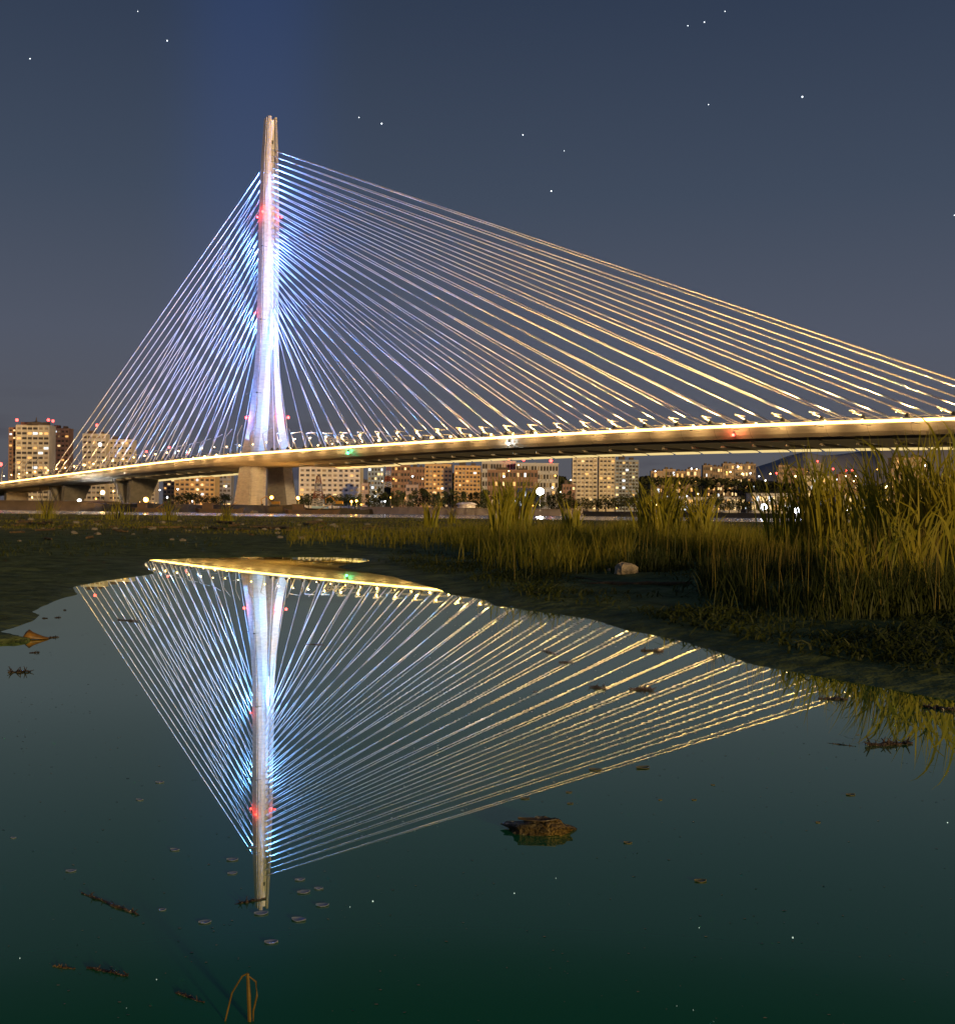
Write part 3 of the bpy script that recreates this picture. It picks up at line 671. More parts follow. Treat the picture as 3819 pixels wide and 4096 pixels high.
# buildings ------------------------------------------------------
WINMESH = {}
def win_mesh(w_, h_):
    k = (round(w_, 1), round(h_, 1))
    if k not in WINMESH:
        q = MB(); q.box((0, 0, 0), (k[0], .12, k[1])); WINMESH[k] = q
    return WINMESH[k]
def building(px0, px1, pyt, Y, base, colr, rows, cols, label, lit=.12, yaw=0, roof='boxes', frame=None, band=True, depth=None, name='apartment_block', group=None, ybot=None, wh=(.5, .5), shade=None):
    wh = (min(.8, wh[0] * 1.35), wh[1] * .88)
    a = P(px0, pyt, Y); b = P(px1, pyt, Y); W = b.x - a.x; H = a.z - base; D = depth or max(12, W * .55)
    c = Vector(((a.x + b.x) / 2, Y + D / 2, base))
    r = thing(name, (c.x, Y, base), label, 'building', group); r['_o'] = (0, 0, 0)
    cm_ = mat('facade', colr, .85, var=tuple(q * .82 for q in colr), vscale=.12)
    m = MB(); m.box((0, D / 2, H / 2), (W, D, H)); m.box((0, D / 2, H + .35), (W + .5, D + .5, .7)); m.build('wall', cm_, r)
    fr_ = mat('trim', frame or tuple(min(1, q * 1.12) for q in colr), .8)
    cw = W / cols; rh = (H - 2) / rows
    if band:
        m = MB()
        for i in range(rows + 1): m.box((0, -.16, 1.5 + i * rh * .999), (W + .1, .34, rh * .11))
        bal = [j for j in range(cols) if random.random() < .42]  # balconies, built into the same mesh as the floor bands
        for i in range(rows):
            for j in bal:
                if random.random() < .93: m.box((-W / 2 + (j + .5) * cw, -.62, 1.5 + (i + .12) * rh), (cw * .84, 1.1, rh * .26))
        m.build('bands_and_balconies', fr_, r)
        m = MB()
        for j in range(0, cols + 1, max(1, cols // 5)): m.box((-W / 2 + j * cw, -.26, H / 2), (cw * .13, .5, H - .1))
        m.build('pilasters', fr_, r)
    protos = {}
    ww, wh_ = cw * wh[0], rh * wh[1]
    for i in range(rows):
        for j in range(cols):
            li = random.random() < lit
            k = random.choice((0, 0, 1, 1, 2)) if li else (4 if random.random() < .22 else 3)
            loc = (-W / 2 + (j + .5) * cw, -.05, 1.5 + (i + .54) * rh)
            if ybot is not None and False: continue
            if k not in protos:
                q = MB(); q.box((0, 0, 0), (ww, .3, wh_)); ob = q.build('window', M_winlit[k] if k < 3 else (M_windark if k == 3 else M_wincurt), r); protos[k] = ob
            else:
                ob = protos[k].copy(); col.objects.link(ob); ob.parent = r
            ob.location = loc
            if random.random() < .35: ob.scale.x = random.choice((.7, .85, 1.12))
    if roof == 'boxes':
        m = MB(); m.box((-W * .2, D * .5, H + 2.0), (W * .26, D * .4, 3.4)); m.box((W * .22, D * .5, H + 1.6), (W * .18, D * .4, 2.6)); m.build('roof_house', M_roof, r)
    elif roof == 'drum':
        m = MB(); m.tube([(0, D * .5, H + .5), (0, D * .5, H + 3.2)], [W * .34, W * .34], 16); m.tube([(0, D * .5, H + 3.2), (0, D * .5, H + 4.4), (0, D * .5, H + 8.5)], [W * .28, W * .03, .15], 12)
        m.box((-W * .36, D * .4, H + 1.8), (W * .14, D * .3, 3.4)); m.box((W * .34, D * .4, H + 1.8), (W * .16, D * .3, 3.6)); m.build('roof_drum', M_roof, r)
    elif roof == 'crown':
        m = MB(); m.box((0, D / 2, H + 1.2), (W * 1.03, D, 1.0)); m.build('roof_crown', fr_, r)
    r.rotation_euler.z = R(yaw); return r
CREAM = (.85, .76, .56); TAN = (.58, .42, .27); ORG = (.78, .52, .22); GREY = (.36, .36, .36); BLUEG = (.42, .50, .58); PINK = (.42, .26, .18); WHT = (.66, .65, .62)
building(38, 66, 1712, 1010, 3, PINK, 20, 2, 'narrow brown wing on the left of the drum-roofed tower block', .15, roof=None)
building(67, 198, 1702, 1000, 3, CREAM, 16, 6, 'cream tower block with a round drum roof at far left', .2, roof='drum', wh=(.6, .5))
building(199, 277, 1715, 1060, 3, PINK, 16, 5, 'brown tower block behind the cream drum-roofed tower', .14, wh=(.5, .42))
building(333, 424, 1737, 1040, 3, CREAM, 14, 5, 'cream apartment block with stepped roof seen through left cables', .1, wh=(.5, .45))
building(425, 530, 1760, 1050, 3, CREAM, 13, 7, 'cream apartment block with tall vertical fins behind the left cables', .08, wh=(.4, .45), frame=(.7, .6, .42))
building(569, 620, 1920, 900, 3, CREAM, 6, 4, 'small cream block under the deck beside the v-shaped pier', .2)
building(655, 700, 1880, 1000, 3, TAN, 9, 3, 'thin tan block under the deck left of the orange apartments', .15)
building(701, 860, 1870, 930, 3, ORG, 8, 8, 'orange apartment row under the deck left of the pylon', .1, wh=(.45, .5))
building(861, 925, 1880, 950, 3, GREY, 8, 4, 'grey apartment block just left of the pylon columns', .1)
building(1199, 1441, 1850, 880, 3, CREAM, 9, 11, 'broad cream apartment slab right of the pylon', .06, wh=(.42, .5), roof=None)
building(1473, 1534, 1850, 1150, 4, BLUEG, 10, 5, 'slim blue-grey tower right of the broad cream slab', .3, wh=(.5, .6))
building(1566, 1640, 1862, 1300, 6, PINK, 7, 6, 'dark brown apartment complex behind the lattice mast', .12)
building(1641, 1700, 1870, 1320, 6, PINK, 6, 5, 'dim brown block left of the two orange towers', .1)
building(1701, 1808, 1858, 930, 4, ORG, 10, 7, 'left one of the two orange towers under the deck', .12, wh=(.5, .5))
building(1818, 1922, 1865, 915, 4, ORG, 10, 7, 'right one of the two orange towers under the deck', .12, wh=(.5, .5))
building(1928, 2062, 1848, 1500, 10, WHT, 5, 12, 'white framed hilltop apartment row, left section', .06, wh=(.55, .6), roof='crown')
building(2063, 2232, 1856, 1480, 10, WHT, 5, 14, 'white framed hilltop apartment row, right section with red roof lights', .06, wh=(.55, .6), roof='crown')
building(1950, 2150, 1880, 1350, 8, PINK, 4, 14, 'dark terraced houses below the hilltop apartment row', .1)
building(2291, 2388, 1800, 900, 3, CREAM, 14, 6, 'left half of the tall cream tower block below the deck', .06, wh=(.5, .45), roof=None)
building(2397, 2459, 1800, 902, 3, CREAM, 14, 4, 'right half of the tall cream tower block below the deck', .08, wh=(.5, .45), roof=None)
building(2462, 2553, 1842, 960, 3, BLUEG, 14, 7, 'tall blue-grey tower block with dark glazed bays', .1, wh=(.62, .6), frame=(.5, .54, .58))
building(2250, 2300, 1940, 860, 4, PINK, 4, 4, 'small brown house beside the cream tower foot', .1, name='house')
hx = [(2604, 2650, 1885), (2652, 2700, 1878), (2704, 2742, 1886), (2745, 2800, 1878)]
for i, (a, b, c) in enumerate(hx):
    building(a, b, c, 1700, 8, TAN, 5, 4, 'tan hill house right of the blue-grey tower, %s from the left' % ordw(i + 1), .25, group='hill houses')
hx = [(2812, 2848, 1862), (2850, 2888, 1868), (2890, 2935, 1855), (2938, 2978, 1858), (2980, 3021, 1856)]
for i, (a, b, c) in enumerate(hx):
    building(a, b, c, 1750, 8, (.40, .30, .2), 7, 4, 'brown hilltop tower in front of the mountain, %s from the left' % ordw(i + 1), .3, group='hilltop towers')
building(3113, 3158, 1862, 1600, 6, TAN, 9, 5, 'brown stepped tower left of the mountain saddle', .12)
building(3160, 3225, 1875, 1650, 6, PINK, 8, 5, 'dim brown tower below the mountain saddle', .12)
building(3237, 3290, 1856, 1500, 6, (.40, .34, .27), 9, 4, 'pale tower with a flat crown under an orange beacon', .15, roof='crown')
building(3350, 3430, 1898, 1500, 5, PINK, 5, 6, 'low pink block behind the reeds with red roof lights', .3)
building(3565, 3640, 1832, 1300, 5, TAN, 9, 5, 'brown tower behind the fanning reeds', .25)
building(3642, 3705, 1830, 1320, 5, TAN, 9, 5, 'brown tower behind the tallest reeds', .25)
building(3780, 3860, 1900, 1200, 5, GREY, 8, 6, 'grey block at the right edge behind the reeds', .3)
building(3210, 3330, 1905, 1350, 4, CREAM, 5, 8, 'low cream block below the flat-crowned tower', .45)
M_shop = mat('shopfront', (.6, .55, .45), .6)
for i, (a, b, c, Y, lf) in enumerate(((3005, 3170, 1975, 900, .75), (3370, 3560, 1985, 950, .6), (2870, 2960, 1990, 900, .3), (2640, 2860, 1990, 1000, .15), (3560, 3800, 2020, 950, .5))):
    building(a, b, c, Y, 3, WHT, 2, 10, ('brightly lit white hall behind the twin white star lights', 'long lit white warehouse behind the right reeds', 'small pale shed left of the twin white lights', 'long low pale roofline behind the mid reeds', 'low lit warehouse at the far right shore')[i], lf, roof=None, name='warehouse', wh=(.6, .6))
building(2070, 2200, 1955, 1000, 4, WHT, 2, 7, 'low white hall above the bright star-like street light', .3, roof=None, name='hall')
building(1447, 1472, 1935, 850, 3, TAN, 3, 2, 'small tan pump house behind the trees', .1, name='house')
building(1625, 1672, 1942, 860, 3, TAN, 3, 3, 'small pale house left of the orange towers', .1, name='house')
# domed kiosk
kp = P(1865, 2030, 748); r = thing('kiosk', (kp.x, 748, 4), 'low white domed kiosk on the seawall', 'kiosk')
m = MB(); m.tube([(kp.x, 752, 3.8), (kp.x, 752, 6.6)], [6, 6], 20); m.build('drum_wall', mat('kiosk_wall', (.6, .5, .4), .8), r)
m = MB(); m.tube([(kp.x, 752, 6.7), (kp.x, 752, 7.2), (kp.x, 752, 8.2), (kp.x, 752, 8.6)], [7.2, 7.2, 5, 1], 20); m.build('dome_roof', mat('kiosk_roof', (.65, .55, .45), .7), r, smooth=True)
# lattice radio masts
def lattice(px, py0, py1, Y, wpx, label):
    a = P(px, py0, Y); b = P(px, py1, Y); H = b.z - a.z; w0 = wpx / F * Y / 2
    r = thing('lattice_mast', a, label, 'mast'); r0 = Vector(a)
    mr_ = [MB(), MB()]; n_ = 12
    def cor(u, k): q = w0 * (1 - .72 * u); return r0 + Vector(((1 if k & 1 else -1) * q, (1 if k & 2 else -1) * q, H * u))
    for i in range(n_):
        u0, u1 = i / n_, (i + 1) / n_; q = mr_[i // 3 % 2]
        for k in (0, 1, 3, 2):
            q.tube([cor(u0, k), cor(u1, k)], .16, 5)
        for k, k2 in ((0, 1), (1, 3), (3, 2), (2, 0)):
            q.tube([cor(u0, k), cor(u1, k2)], .1, 4); q.tube([cor(u1, k), cor(u1, k2)], .1, 4)
    mr_[0].build('lattice_frame', mat('mast_white', (.7, .66, .6), .6), r); mr_[1].build('lattice_frame', mat('mast_red', (.42, .14, .08), .6), r)
lattice(1273, 2026, 1905, 600, 46, 'red and white lattice mast on a base right of the pylon')
lattice(1552, 1950, 1862, 880, 30, 'dim lattice mast between the cream slab and orange towers')
bp = P(1277, 2030, 596); m = MB(); m.box((bp.x, 600, bp.z - 1), (8, 7, 3.4)); o = m.build('mast_base', mat('pale_blue_paint', (.35, .5, .62), .6), org=(bp.x, 600, 2)); tag(o, 'pale blue container under the red and white lattice mast', 'container')
# excavators and barges at work
M_yel = mat('machine_yellow', (.5, .26, .03), .5, var=(.3, .15, .03), vscale=.8)
def excavator(px, py, Y, flip, label):
    c = P(px, py, Y); r = thing('excavator', c, label, 'excavator'); c = Vector(c)
    m = MB()
    for q in (-1.2, 1.2): m.box(c + Vector((0, q, .5)), (4.4, .7, 1.0))
    m.build('tracks', M_dark, r)
    m = MB(); m.box(c + Vector((-flip * .4, 0, 1.8)), (3.6, 2.4, 1.4)); m.build('body', M_yel, r)
    m = MB(); m.box(c + Vector((flip * .9, -.6, 2.9)), (1.3, 1.1, 1.4)); m.build('cab', M_windark, r)
    m = MB(); m.tube([c + Vector((flip * 1.4, .3, 2)), c + Vector((flip * 4.2, .3, 5.0)), c + Vector((flip * 6.8, .3, 3.4))], [.35, .3, .22], 6)
    m.tube([c + Vector((flip * 6.8, .3, 3.4)), c + Vector((flip * 6.4, .3, 1.2))], .2, 6); m.build('boom', M_yel, r)
    m = MB(); m.box(c + Vector((flip * 6.2, .3, .8)), (1.1, 1.0, .9)); m.build('bucket', M_dark, r)
excavator(1355, 2024, 556, -1, 'yellow excavator with raised boom left of the seawall')
excavator(1100, 2026, 548, -1, 'dark yellow excavator at the foot of the right pylon column')
M_hull = mat('barge_hull', (.10, .08, .07), .7, var=(.18, .10, .05), vscale=.4)
for px, Y, ln, lab in ((1250, 520, 26, 'flat rusty work barge moored below the lattice mast'), (880, 515, 22, 'flat rusty work barge left of the pylon foot'), (610, 505, 18, 'dark moored boat under the orange quay lamp')):
    c = P(px, 2046, Y); c.z = 0; r = thing('barge', c, lab, 'barge')
    m = MB(); rr = []
    for k, (xx, zt) in enumerate(((-ln / 2, 2.2), (-ln / 2 + 2, 1.8), (ln / 2 - 2.5, 1.8), (ln / 2, 2.4))):
        hw = 1.6 if k in (0, 3) else 3.4
        rr.append([c + Vector((xx, -hw, zt)), c + Vector((xx, hw, zt)), c + Vector((xx * .93, hw * .8, -.4)), c + Vector((xx * .93, -hw * .8, -.4))])
    m.loft(rr); m.build('hull', M_hull, r)
    m = MB(); m.box(c + Vector((-ln * .25, 0, 3.0)), (ln * .2, 3.4, 2.4)); m.box(c + Vector((-ln * .25, 0, 4.3)), (ln * .22, 3.8, .25)); m.build('cabin', M_hull, r)
    m = MB(); m.tube([c + Vector((ln * .1, 0, 1.8)), c + Vector((ln * .35, 0, 4.8))], .15, 5); m.build('derrick', M_yel, r)

# far lamps ------------------------------------------------------
def far_lamp(px, py, Y, mt, colr, rad, base, label, power=0, name='street_light', cat='street light', group=None):
    p = P(px, py, Y); r = thing(name, (p.x, p.y, base), label, cat, group)
    m = MB(); m.tube([(p.x, p.y + rad, base), (p.x, p.y + rad, p.z + .3)], [.14, .1], 5); m.tube([(p.x, p.y + rad, p.z + .3), (p.x, p.y, p.z + .3)], .09, 5); m.build('pole', M_pole, r)
    m = MB(); m.sphere(p, rad, 10, 6); m.build('lamp', mt, r)
    if power: light('lamp_glow', p - Vector((0, rad + .5, 0)), power, colr, r, radius=.4)
W_ = (.9, .95, 1); OR = (1, .5, .12); WA = (1, .8, .45)
M_bulbhot = mat('bright_lamp_glass', (1, 1, 1), .3, emit=(1, .93, .75), es=40)
far_lamp(2160, 1966, 720, M_bulbhot, WA, 2.3, 3, 'dazzling white street light on a pole above the far seawall', 120000)
far_lamp(3054, 2027, 640, M_bulbc, W_, 1.9, 2, 'left one of the twin white lights behind the reeds', 30000)
far_lamp(3188, 2041, 640, M_bulbc, W_, 1.9, 1, 'right one of the twin white lights behind the reeds', 30000)
far_lamp(585, 1999, 560, M_bulbo, OR, 1.3, 3, 'bright orange quay lamp under the left deck span', 60000)
far_lamp(1087, 1990, 560, M_bulbo, OR, .9, 3, 'orange work lamp in front of the right pylon column', 9000)
far_lamp(1193, 1992, 560, M_bulbo, OR, .9, 3, 'orange work lamp at the right foot of the pylon', 9000)
far_lamp(1406, 2006, 560, M_bulbo, OR, .6, 3, 'left one of two small orange lamps on the excavator', 3000)
far_lamp(1426, 2003, 560, M_bulbo, OR, .6, 3, 'right one of two small orange lamps on the excavator', 3000)
far_lamp(2442 - 1000 + 1762, 2034, 640, M_bulbw, OR, .6, 1, 'small orange light right of the twin white lights', 6000) if False else None
far_lamp(3462, 2044, 640, M_bulbw, OR, .9, 1, 'warm light low behind the right reeds', 8000)
far_lamp(3386, 2045, 640, M_bulbc, W_, .8, 1, 'cool white light low behind the right reeds', 8000)
far_lamp(3528, 2034, 640, M_bulbc, W_, .7, 2, 'cool white light right of the warm light behind the reeds', 4000)
far_lamp(401, 1778, 985, M_bulbc, W_, 1.4, 3, 'white floodlight on the stepped cream apartment block')
far_lamp(319, 2003, 700, M_bulbc, W_, 1.1, 3, 'white lamp under the deck at left of the dry shrub', 30000)
far_lamp(412, 1970, 800, M_bulbw, OR, 1.5, 3, 'warm lamp behind the v-shaped pier', 90000)
far_lamp(4, 1857, 900, M_bulbr, OR, 1.5, 3, 'red traffic light at the left edge')
reds = [(389, 1701, 1040, 'red roof light above the stepped cream block'), (69, 1680, 1000, 'red roof light on the drum-roofed tower'), (195, 1680, 1060, 'left red roof light on the brown tower'), (213, 1684, 1060, 'right red roof light on the brown tower'),
        (2034, 1836, 1490, 'leftmost red roof light of the hilltop apartments'), (2094, 1838, 1490, 'middle red roof light of the hilltop apartments'), (2203, 1843, 1480, 'rightmost red roof light of the hilltop apartments'),
        (3268, 1845, 1500, 'orange-red roof light on the flat-crowned tower'), (3104, 1893, 1500, 'red lamp beside the brown stepped tower'), (3330, 1876, 1500, 'red lamp right of the flat-crowned tower'), (3382, 1883, 1500, 'left red roof light on the low pink block'), (3407, 1881, 1500, 'right red roof light on the low pink block')]
for px, py, Y, lab in reds:
    far_lamp(px, py, Y, M_bulbr, OR, 2.1 if 2000 < px < 2300 else 1.3, P(px, py, Y).z - 4, lab, 0, 'roof_light', 'roof light')
for px, py, lab in ((587, 1806, 'left red traffic light over the bridge deck'), (678, 1790, 'middle red traffic light over the bridge deck'), (750, 1812, 'right red traffic light over the bridge deck')):
    a_ = px - CX; Z = 450 / (1 + .000228 * a_) + 14; p = P(px, py, Z)
    far_lamp(px, py, Z, M_bulbr, (1, .1, .05), .62, p.z - 5.5, lab, 0, 'traffic_light', 'traffic light')
# street lights sprinkled over the town: individually counted
k = 0
for px, py, Y in sorted([(1445, 2018, 700), (1530, 1925, 1100), (1575, 1915, 1100), (1650, 1905, 1200), (1690, 1915, 1200), (1540, 2005, 760), (1562, 1990, 760), (1568, 2030, 745), (1578, 2033, 745),
        (2015, 1906, 1300), (2035, 1884, 1300), (2073, 1860, 1400), (2220, 1903, 1200), (2283, 1920, 1000), (2245, 1957, 900), (2210, 1950, 900), (2130, 2022, 730), (2465, 2033, 700), (2240, 1967, 900), (2455, 2008, 880), (2590, 2012, 800),
        (2660, 2002, 800), (2625, 2018, 780), (2745, 1985, 900), (2790, 1976, 1000), (2620, 1885, 1600), (2765, 1875, 1650), (2785, 1877, 1650), (2905, 1888, 1740), (2920, 1888, 1740), (2950, 1867, 1740), (2968, 1895, 1740), (3000, 1893, 1740), (3035, 1905, 1600), (3060, 1922, 1500),
        (3080, 1895, 1600), (3180, 1905, 1500), (3208, 1915, 1500), (3228, 1887, 1600), (3262, 1990, 900), (3300, 2010, 850), (3345, 1918, 1400), (3380, 1905, 1400), (3420, 1905, 1400), (3455, 1902, 1400), (3505, 1878, 1300), (3545, 1945, 1100),
        (3580, 1955, 1100), (3540, 1950, 1100), (3620, 1870, 1250), (3700, 1862, 1250), (3325, 2045, 700), (3350, 2044, 700), (3500, 2050, 700), (3640, 2050, 700), (3742, 2060, 700), (3790, 2049, 700), (3815, 1982, 900), (3414, 1925, 1300), (3412, 2050, 720), (3175, 1990, 880), (3040, 1990, 880), (2993, 2010, 850),
        (95, 2010, 760), (130, 1990, 800), (262, 2008, 700), (337, 1985, 760), (385, 1995, 720), (430, 2010, 640), (560, 2010, 620), (670, 1990, 800), (712, 1957, 900), (792, 1958, 900), (770, 2005, 700), (905, 1945, 940), (625, 2015, 600), (605, 2020, 580), (15, 1935, 900), (300, 1960, 850), (495, 1985, 750), (520, 1995, 700), (455, 1965, 800), (640, 1960, 850)]):
    k += 1; mt = random.choice((M_bulbw, M_bulbo, M_bulbw, M_bulbc))
    far_lamp(px, py, Y, mt, WA, random.uniform(.32, .5) * Y / 700, 3 if py > 1930 else P(px, py, Y).z - 6, 'small town light, %s of the scattered lights counted from the left edge' % ordw(k), 0, group='scattered town lights')

# trees ----------------------------------------------------------
M_crown = mat('tree_foliage', (.035, .05, .012), .8, var=(.10, .10, .03), vscale=.5, objrand=.35)
M_trunk = mat('tree_bark', (.08, .06, .04), .9)
def crown_mesh(kind, seed):
    rnd = random.Random(seed); v = []; f = []
    lobes = []
    for k in range(16):
        if kind == 'tall': z = rnd.uniform(.18, .96); rad = .30 * (1 - z) ** .6 + .05; a = rnd.uniform(0, 6.28); rr_ = rad * rnd.uniform(.2, .8); lobes.append((rr_ * math.cos(a), rr_ * math.sin(a), z, rad * .75))
        else: z = rnd.uniform(.3, .85); a = rnd.uniform(0, 6.28); rr_ = .36 * math.sin(math.pi * min(1, z)) * rnd.uniform(.2, 1); lobes.append((rr_ * math.cos(a), rr_ * math.sin(a), z, rnd.uniform(.12, .22)))
    for k in range(900):
        lx, ly, lz, lr = rnd.choice(lobes); a = rnd.uniform(0, 6.28); cz = rnd.uniform(-1, 1); q = math.sqrt(1 - cz * cz); e = lr * rnd.uniform(.6, 1.15)
        c = Vector((lx + e * q * math.cos(a), ly + e * q * math.sin(a), lz + e * cz * .9)); s_ = rnd.uniform(.018, .042)
        n1 = Vector((rnd.gauss(0, 1), rnd.gauss(0, 1), rnd.gauss(0, 1))).normalized(); n2 = n1.orthogonal().normalized(); n3 = n1.cross(n2)
        n0 = len(v); v += [tuple(c + n2 * s_), tuple(c + n3 * s_ * .7), tuple(c - n2 * s_), tuple(c - n3 * s_ * .7)]; f.append((n0, n0 + 1, n0 + 2, n0 + 3))
    me = bpy.data.meshes.new('crown'); me.from_pydata(v, [], f); me.materials.append(M_crown); me.update(); return me
CR = {'tall': [crown_mesh('tall', i) for i in range(4)], 'round': [crown_mesh('round', 20 + i) for i in range(4)]}
q = MB(); q.tube([(0, 0, 0), (.01, 0, .35), (-.01, 0, .7)], [.03, .022, .01], 6); q.tube([(0, 0, .35), (.12, .05, .6)], [.014, .006], 5); q.tube([(0, 0, .4), (-.12, -.04, .62)], [.014, .006], 5)
tm = bpy.data.meshes.new('trunk'); tm.from_pydata(q.v, [], q.f); tm.materials.append(M_trunk)
def tree(px, pyt, Y, kind, label, base=3.0, wide=1.0, group='trees on the far bank'):
    p = P(px, pyt, Y); H = max(3, p.z - base)
    r = empty('tree', (p.x, Y, base), label, 'tree', group); r.scale = (H * wide, H * wide, H); r.rotation_euler.z = random.uniform(0, 6.28)
    for nm, me_ in (('crown', random.choice(CR[kind])), ('trunk', tm)):
        ob = bpy.data.objects.new(nm, me_); col.objects.link(ob); ob.parent = r
i = 0
for px in range(1445, 2290, 24):
    i += 1; py = 1958 + 14 * mn.noise((px * .02, 0, 0)) + random.uniform(-8, 14) + (12 if 1950 < px < 2230 else 0)
    tree(px + random.uniform(-8, 8), py, random.uniform(765, 800), 'tall', 'dark slender tree in the row behind the seawall, %s from the left' % ordw(i), wide=.85)
i = 0
for px, py in ((1180, 1985), (1205, 1972), (1235, 1970), (1262, 1978), (1300, 1976), (1330, 1972), (1362, 1976), (1395, 1972), (1420, 1985)):
    i += 1; tree(px, py, 790, 'round', 'dark round tree below the broad cream slab, %s from the left' % ordw(i), wide=1.3)
i = 0
for px, py in ((715, 1975), (750, 1962), (785, 1966), (830, 1978), (865, 1982), (900, 1970)):
    i += 1; tree(px, py, 720, 'round', 'round tree under the deck left of the pylon, %s from the left' % ordw(i), wide=1.3)
i = 0
for px in range(2270, 3000, 38):
    i += 1; tree(px, 1985 + random.uniform(-10, 16), random.uniform(770, 840), 'round', 'round bushy tree on the shore right of the seawall, %s from the left' % ordw(i), wide=1.2)
i = 0
for px in range(3060, 3820, 60):
    i += 1; tree(px, 2012 + random.uniform(-10, 12), random.uniform(770, 860), 'round', 'low dark tree behind the tall reeds, %s from the left' % ordw(i), wide=1.3)

# wooded hills and mountains -------------------------------------
def ridge(name, pts, Y, D, base, mt, seed, rough_, kind, label=None, cat=None, nx=220, fq=1.0):
    xs = np.linspace(pts[0][0], pts[-1][0], nx); rows = []
    m = MB(); ny = 14; rr = []
    for k in range(ny + 1):
        u = k / ny; row = []
        for px in xs:
            yt = float(np.interp(px, [p[0] for p in pts], [p[1] for p in pts])); T = P(px, yt, Y)
            prof = 1 - abs(u * 2 - 1) ** 1.4
            nzv = mn.noise((px * .012 * fq + seed, u * 4, 0)) * .6 + mn.noise((px * .05 * fq + seed, u * 9, 3)) * .4 * fq
            zz_ = base + (T.z - base) * max(0, prof + (nzv * rough_ * (.2 + prof) if k != ny // 2 else nzv * rough_ * .12))
            yy = Y + (u - .5) * D; row.append((T.x * yy / Y, yy, min(zz_, base + (T.z - base) * 1.02)))
        rr.append(row)
    m.loft(rr, cap=False, closed=False); o = m.build(name, mt, smooth=True); tag(o, label, cat, kind=kind); return o
M_mtn = mat('hazed_mountain_slope', (.40, .40, .46), .9, var=(.34, .35, .41), vscale=.002)  # distance haze put into the slope colour as pale blue-grey
M_mtn2 = mat('mountain_slope_near', (.17, .17, .19), .9, var=(.12, .13, .14), vscale=.003)
M_hill = mat('wooded_hill', (.04, .045, .025), .9, var=(.09, .085, .04), vscale=.05, bump=1, bscale=.2)
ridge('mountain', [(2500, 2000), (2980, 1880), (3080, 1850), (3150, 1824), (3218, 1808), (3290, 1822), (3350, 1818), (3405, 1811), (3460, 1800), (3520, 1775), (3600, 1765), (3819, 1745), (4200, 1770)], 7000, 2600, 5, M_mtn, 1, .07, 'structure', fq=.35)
ridge('hill', [(1350, 1990), (1500, 1905), (1700, 1898), (1930, 1890), (2100, 1890), (2250, 1905), (2320, 1960)], 1900, 500, 5, M_hill, 3, .25, 'structure')
ridge('hill', [(2480, 1990), (2560, 1905), (2640, 1900), (2820, 1908), (3020, 1915), (3120, 1930), (3300, 1945), (3500, 1950), (3819, 1955), (4100, 1960)], 2100, 500, 5, M_hill, 5, .25, 'structure')
# leafy crest over the hills
wb = Blades()
v, f = [], []
for k in range(9000):
    px = random.choice((random.uniform(1400, 2300), random.uniform(2520, 3819)))
    Y = random.uniform(1500, 1880); base_y = float(np.interp(px, [1350, 1500, 1930, 2250, 2320, 2480, 2560, 2820, 3120, 3819], [1990, 1908, 1893, 1908, 1960, 1990, 1908, 1912, 1935, 1958]))
    py = base_y + abs(random.gauss(0, 22)) + random.uniform(-4, 4); c = P(px, py, Y); s_ = random.uniform(1.2, 3.2)
    n1 = Vector((random.gauss(0, 1), random.gauss(0, 1), random.gauss(0, 1))).normalized(); n2 = n1.orthogonal().normalized(); n3 = n1.cross(n2); n0 = len(v)
    v += [tuple(c + n2 * s_), tuple(c + n3 * s_), tuple(c - n2 * s_), tuple(c - n3 * s_)]; f.append((n0, n0 + 1, n0 + 2, n0 + 3))
me = bpy.data.meshes.new('hill_woods'); me.from_pydata(v, [], f); me.materials.append(M_crown); o = bpy.data.objects.new('hill_woods', me); col.objects.link(o)
tag(o, 'far dark woods covering the low hills', 'woods', kind='stuff')

# ------------------------------------------------------------------ debris, stones and floating things
M_stone = mat('pale_stone', (.42, .38, .30), .85, var=(.2, .18, .13), vscale=6, bump=.5, bscale=20)
M_wood = mat('driftwood', (.26, .18, .08), .85, var=(.11, .08, .04), vscale=5, stretch=(1, 6, 6), bump=.6, bscale=12)
M_wetwood = mat('wet_bark', (.05, .04, .03), .28, var=(.12, .08, .05), vscale=9, bump=1, bscale=25, spec=.7)
M_fl = mat('faded_leaf', (.34, .31, .12), .45, var=(.16, .15, .06), vscale=14, spec=.5)
M_leafy = mat('yellow_leaf', (.40, .20, .02), .5, var=(.12, .07, .02), vscale=12, spec=.4)
M_brownleaf = mat('brown_leaf', (.10, .075, .03), .45, var=(.04, .03, .015), vscale=14, spec=.5)
M_strw = mat('straw_stem', (.24, .15, .02), .5, var=(.10, .07, .015), vscale=30)
M_wetrock = mat('wet_husk', (.16, .12, .04), .35, var=(.04, .034, .014), vscale=22, bump=1, bscale=40, spec=.6)
M_wetrock2 = mat('lit_husk_end', (.50, .34, .07), .4, var=(.14, .09, .02), vscale=26, bump=1, bscale=50, spec=.6)
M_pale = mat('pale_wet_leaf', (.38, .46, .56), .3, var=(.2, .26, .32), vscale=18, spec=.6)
def rock_mb(c, rx, ry, rz, seed, seg=12, rg=8, amp=.3):
    m = MB(); m.sphere((0, 0, 0), 1, seg, rg); out = MB(); out.f = m.f
    for p in m.v:
        p = Vector(p); k = 1 + amp * mn.noise(p * 1.7 + Vector((seed, 0, 0))) + amp * .5 * mn.noise(p * 4 + Vector((0, seed, 0)))
        out.v.append((c[0] + p.x * rx * k, c[1] + p.y * ry * k, c[2] + p.z * rz * k))
    return out
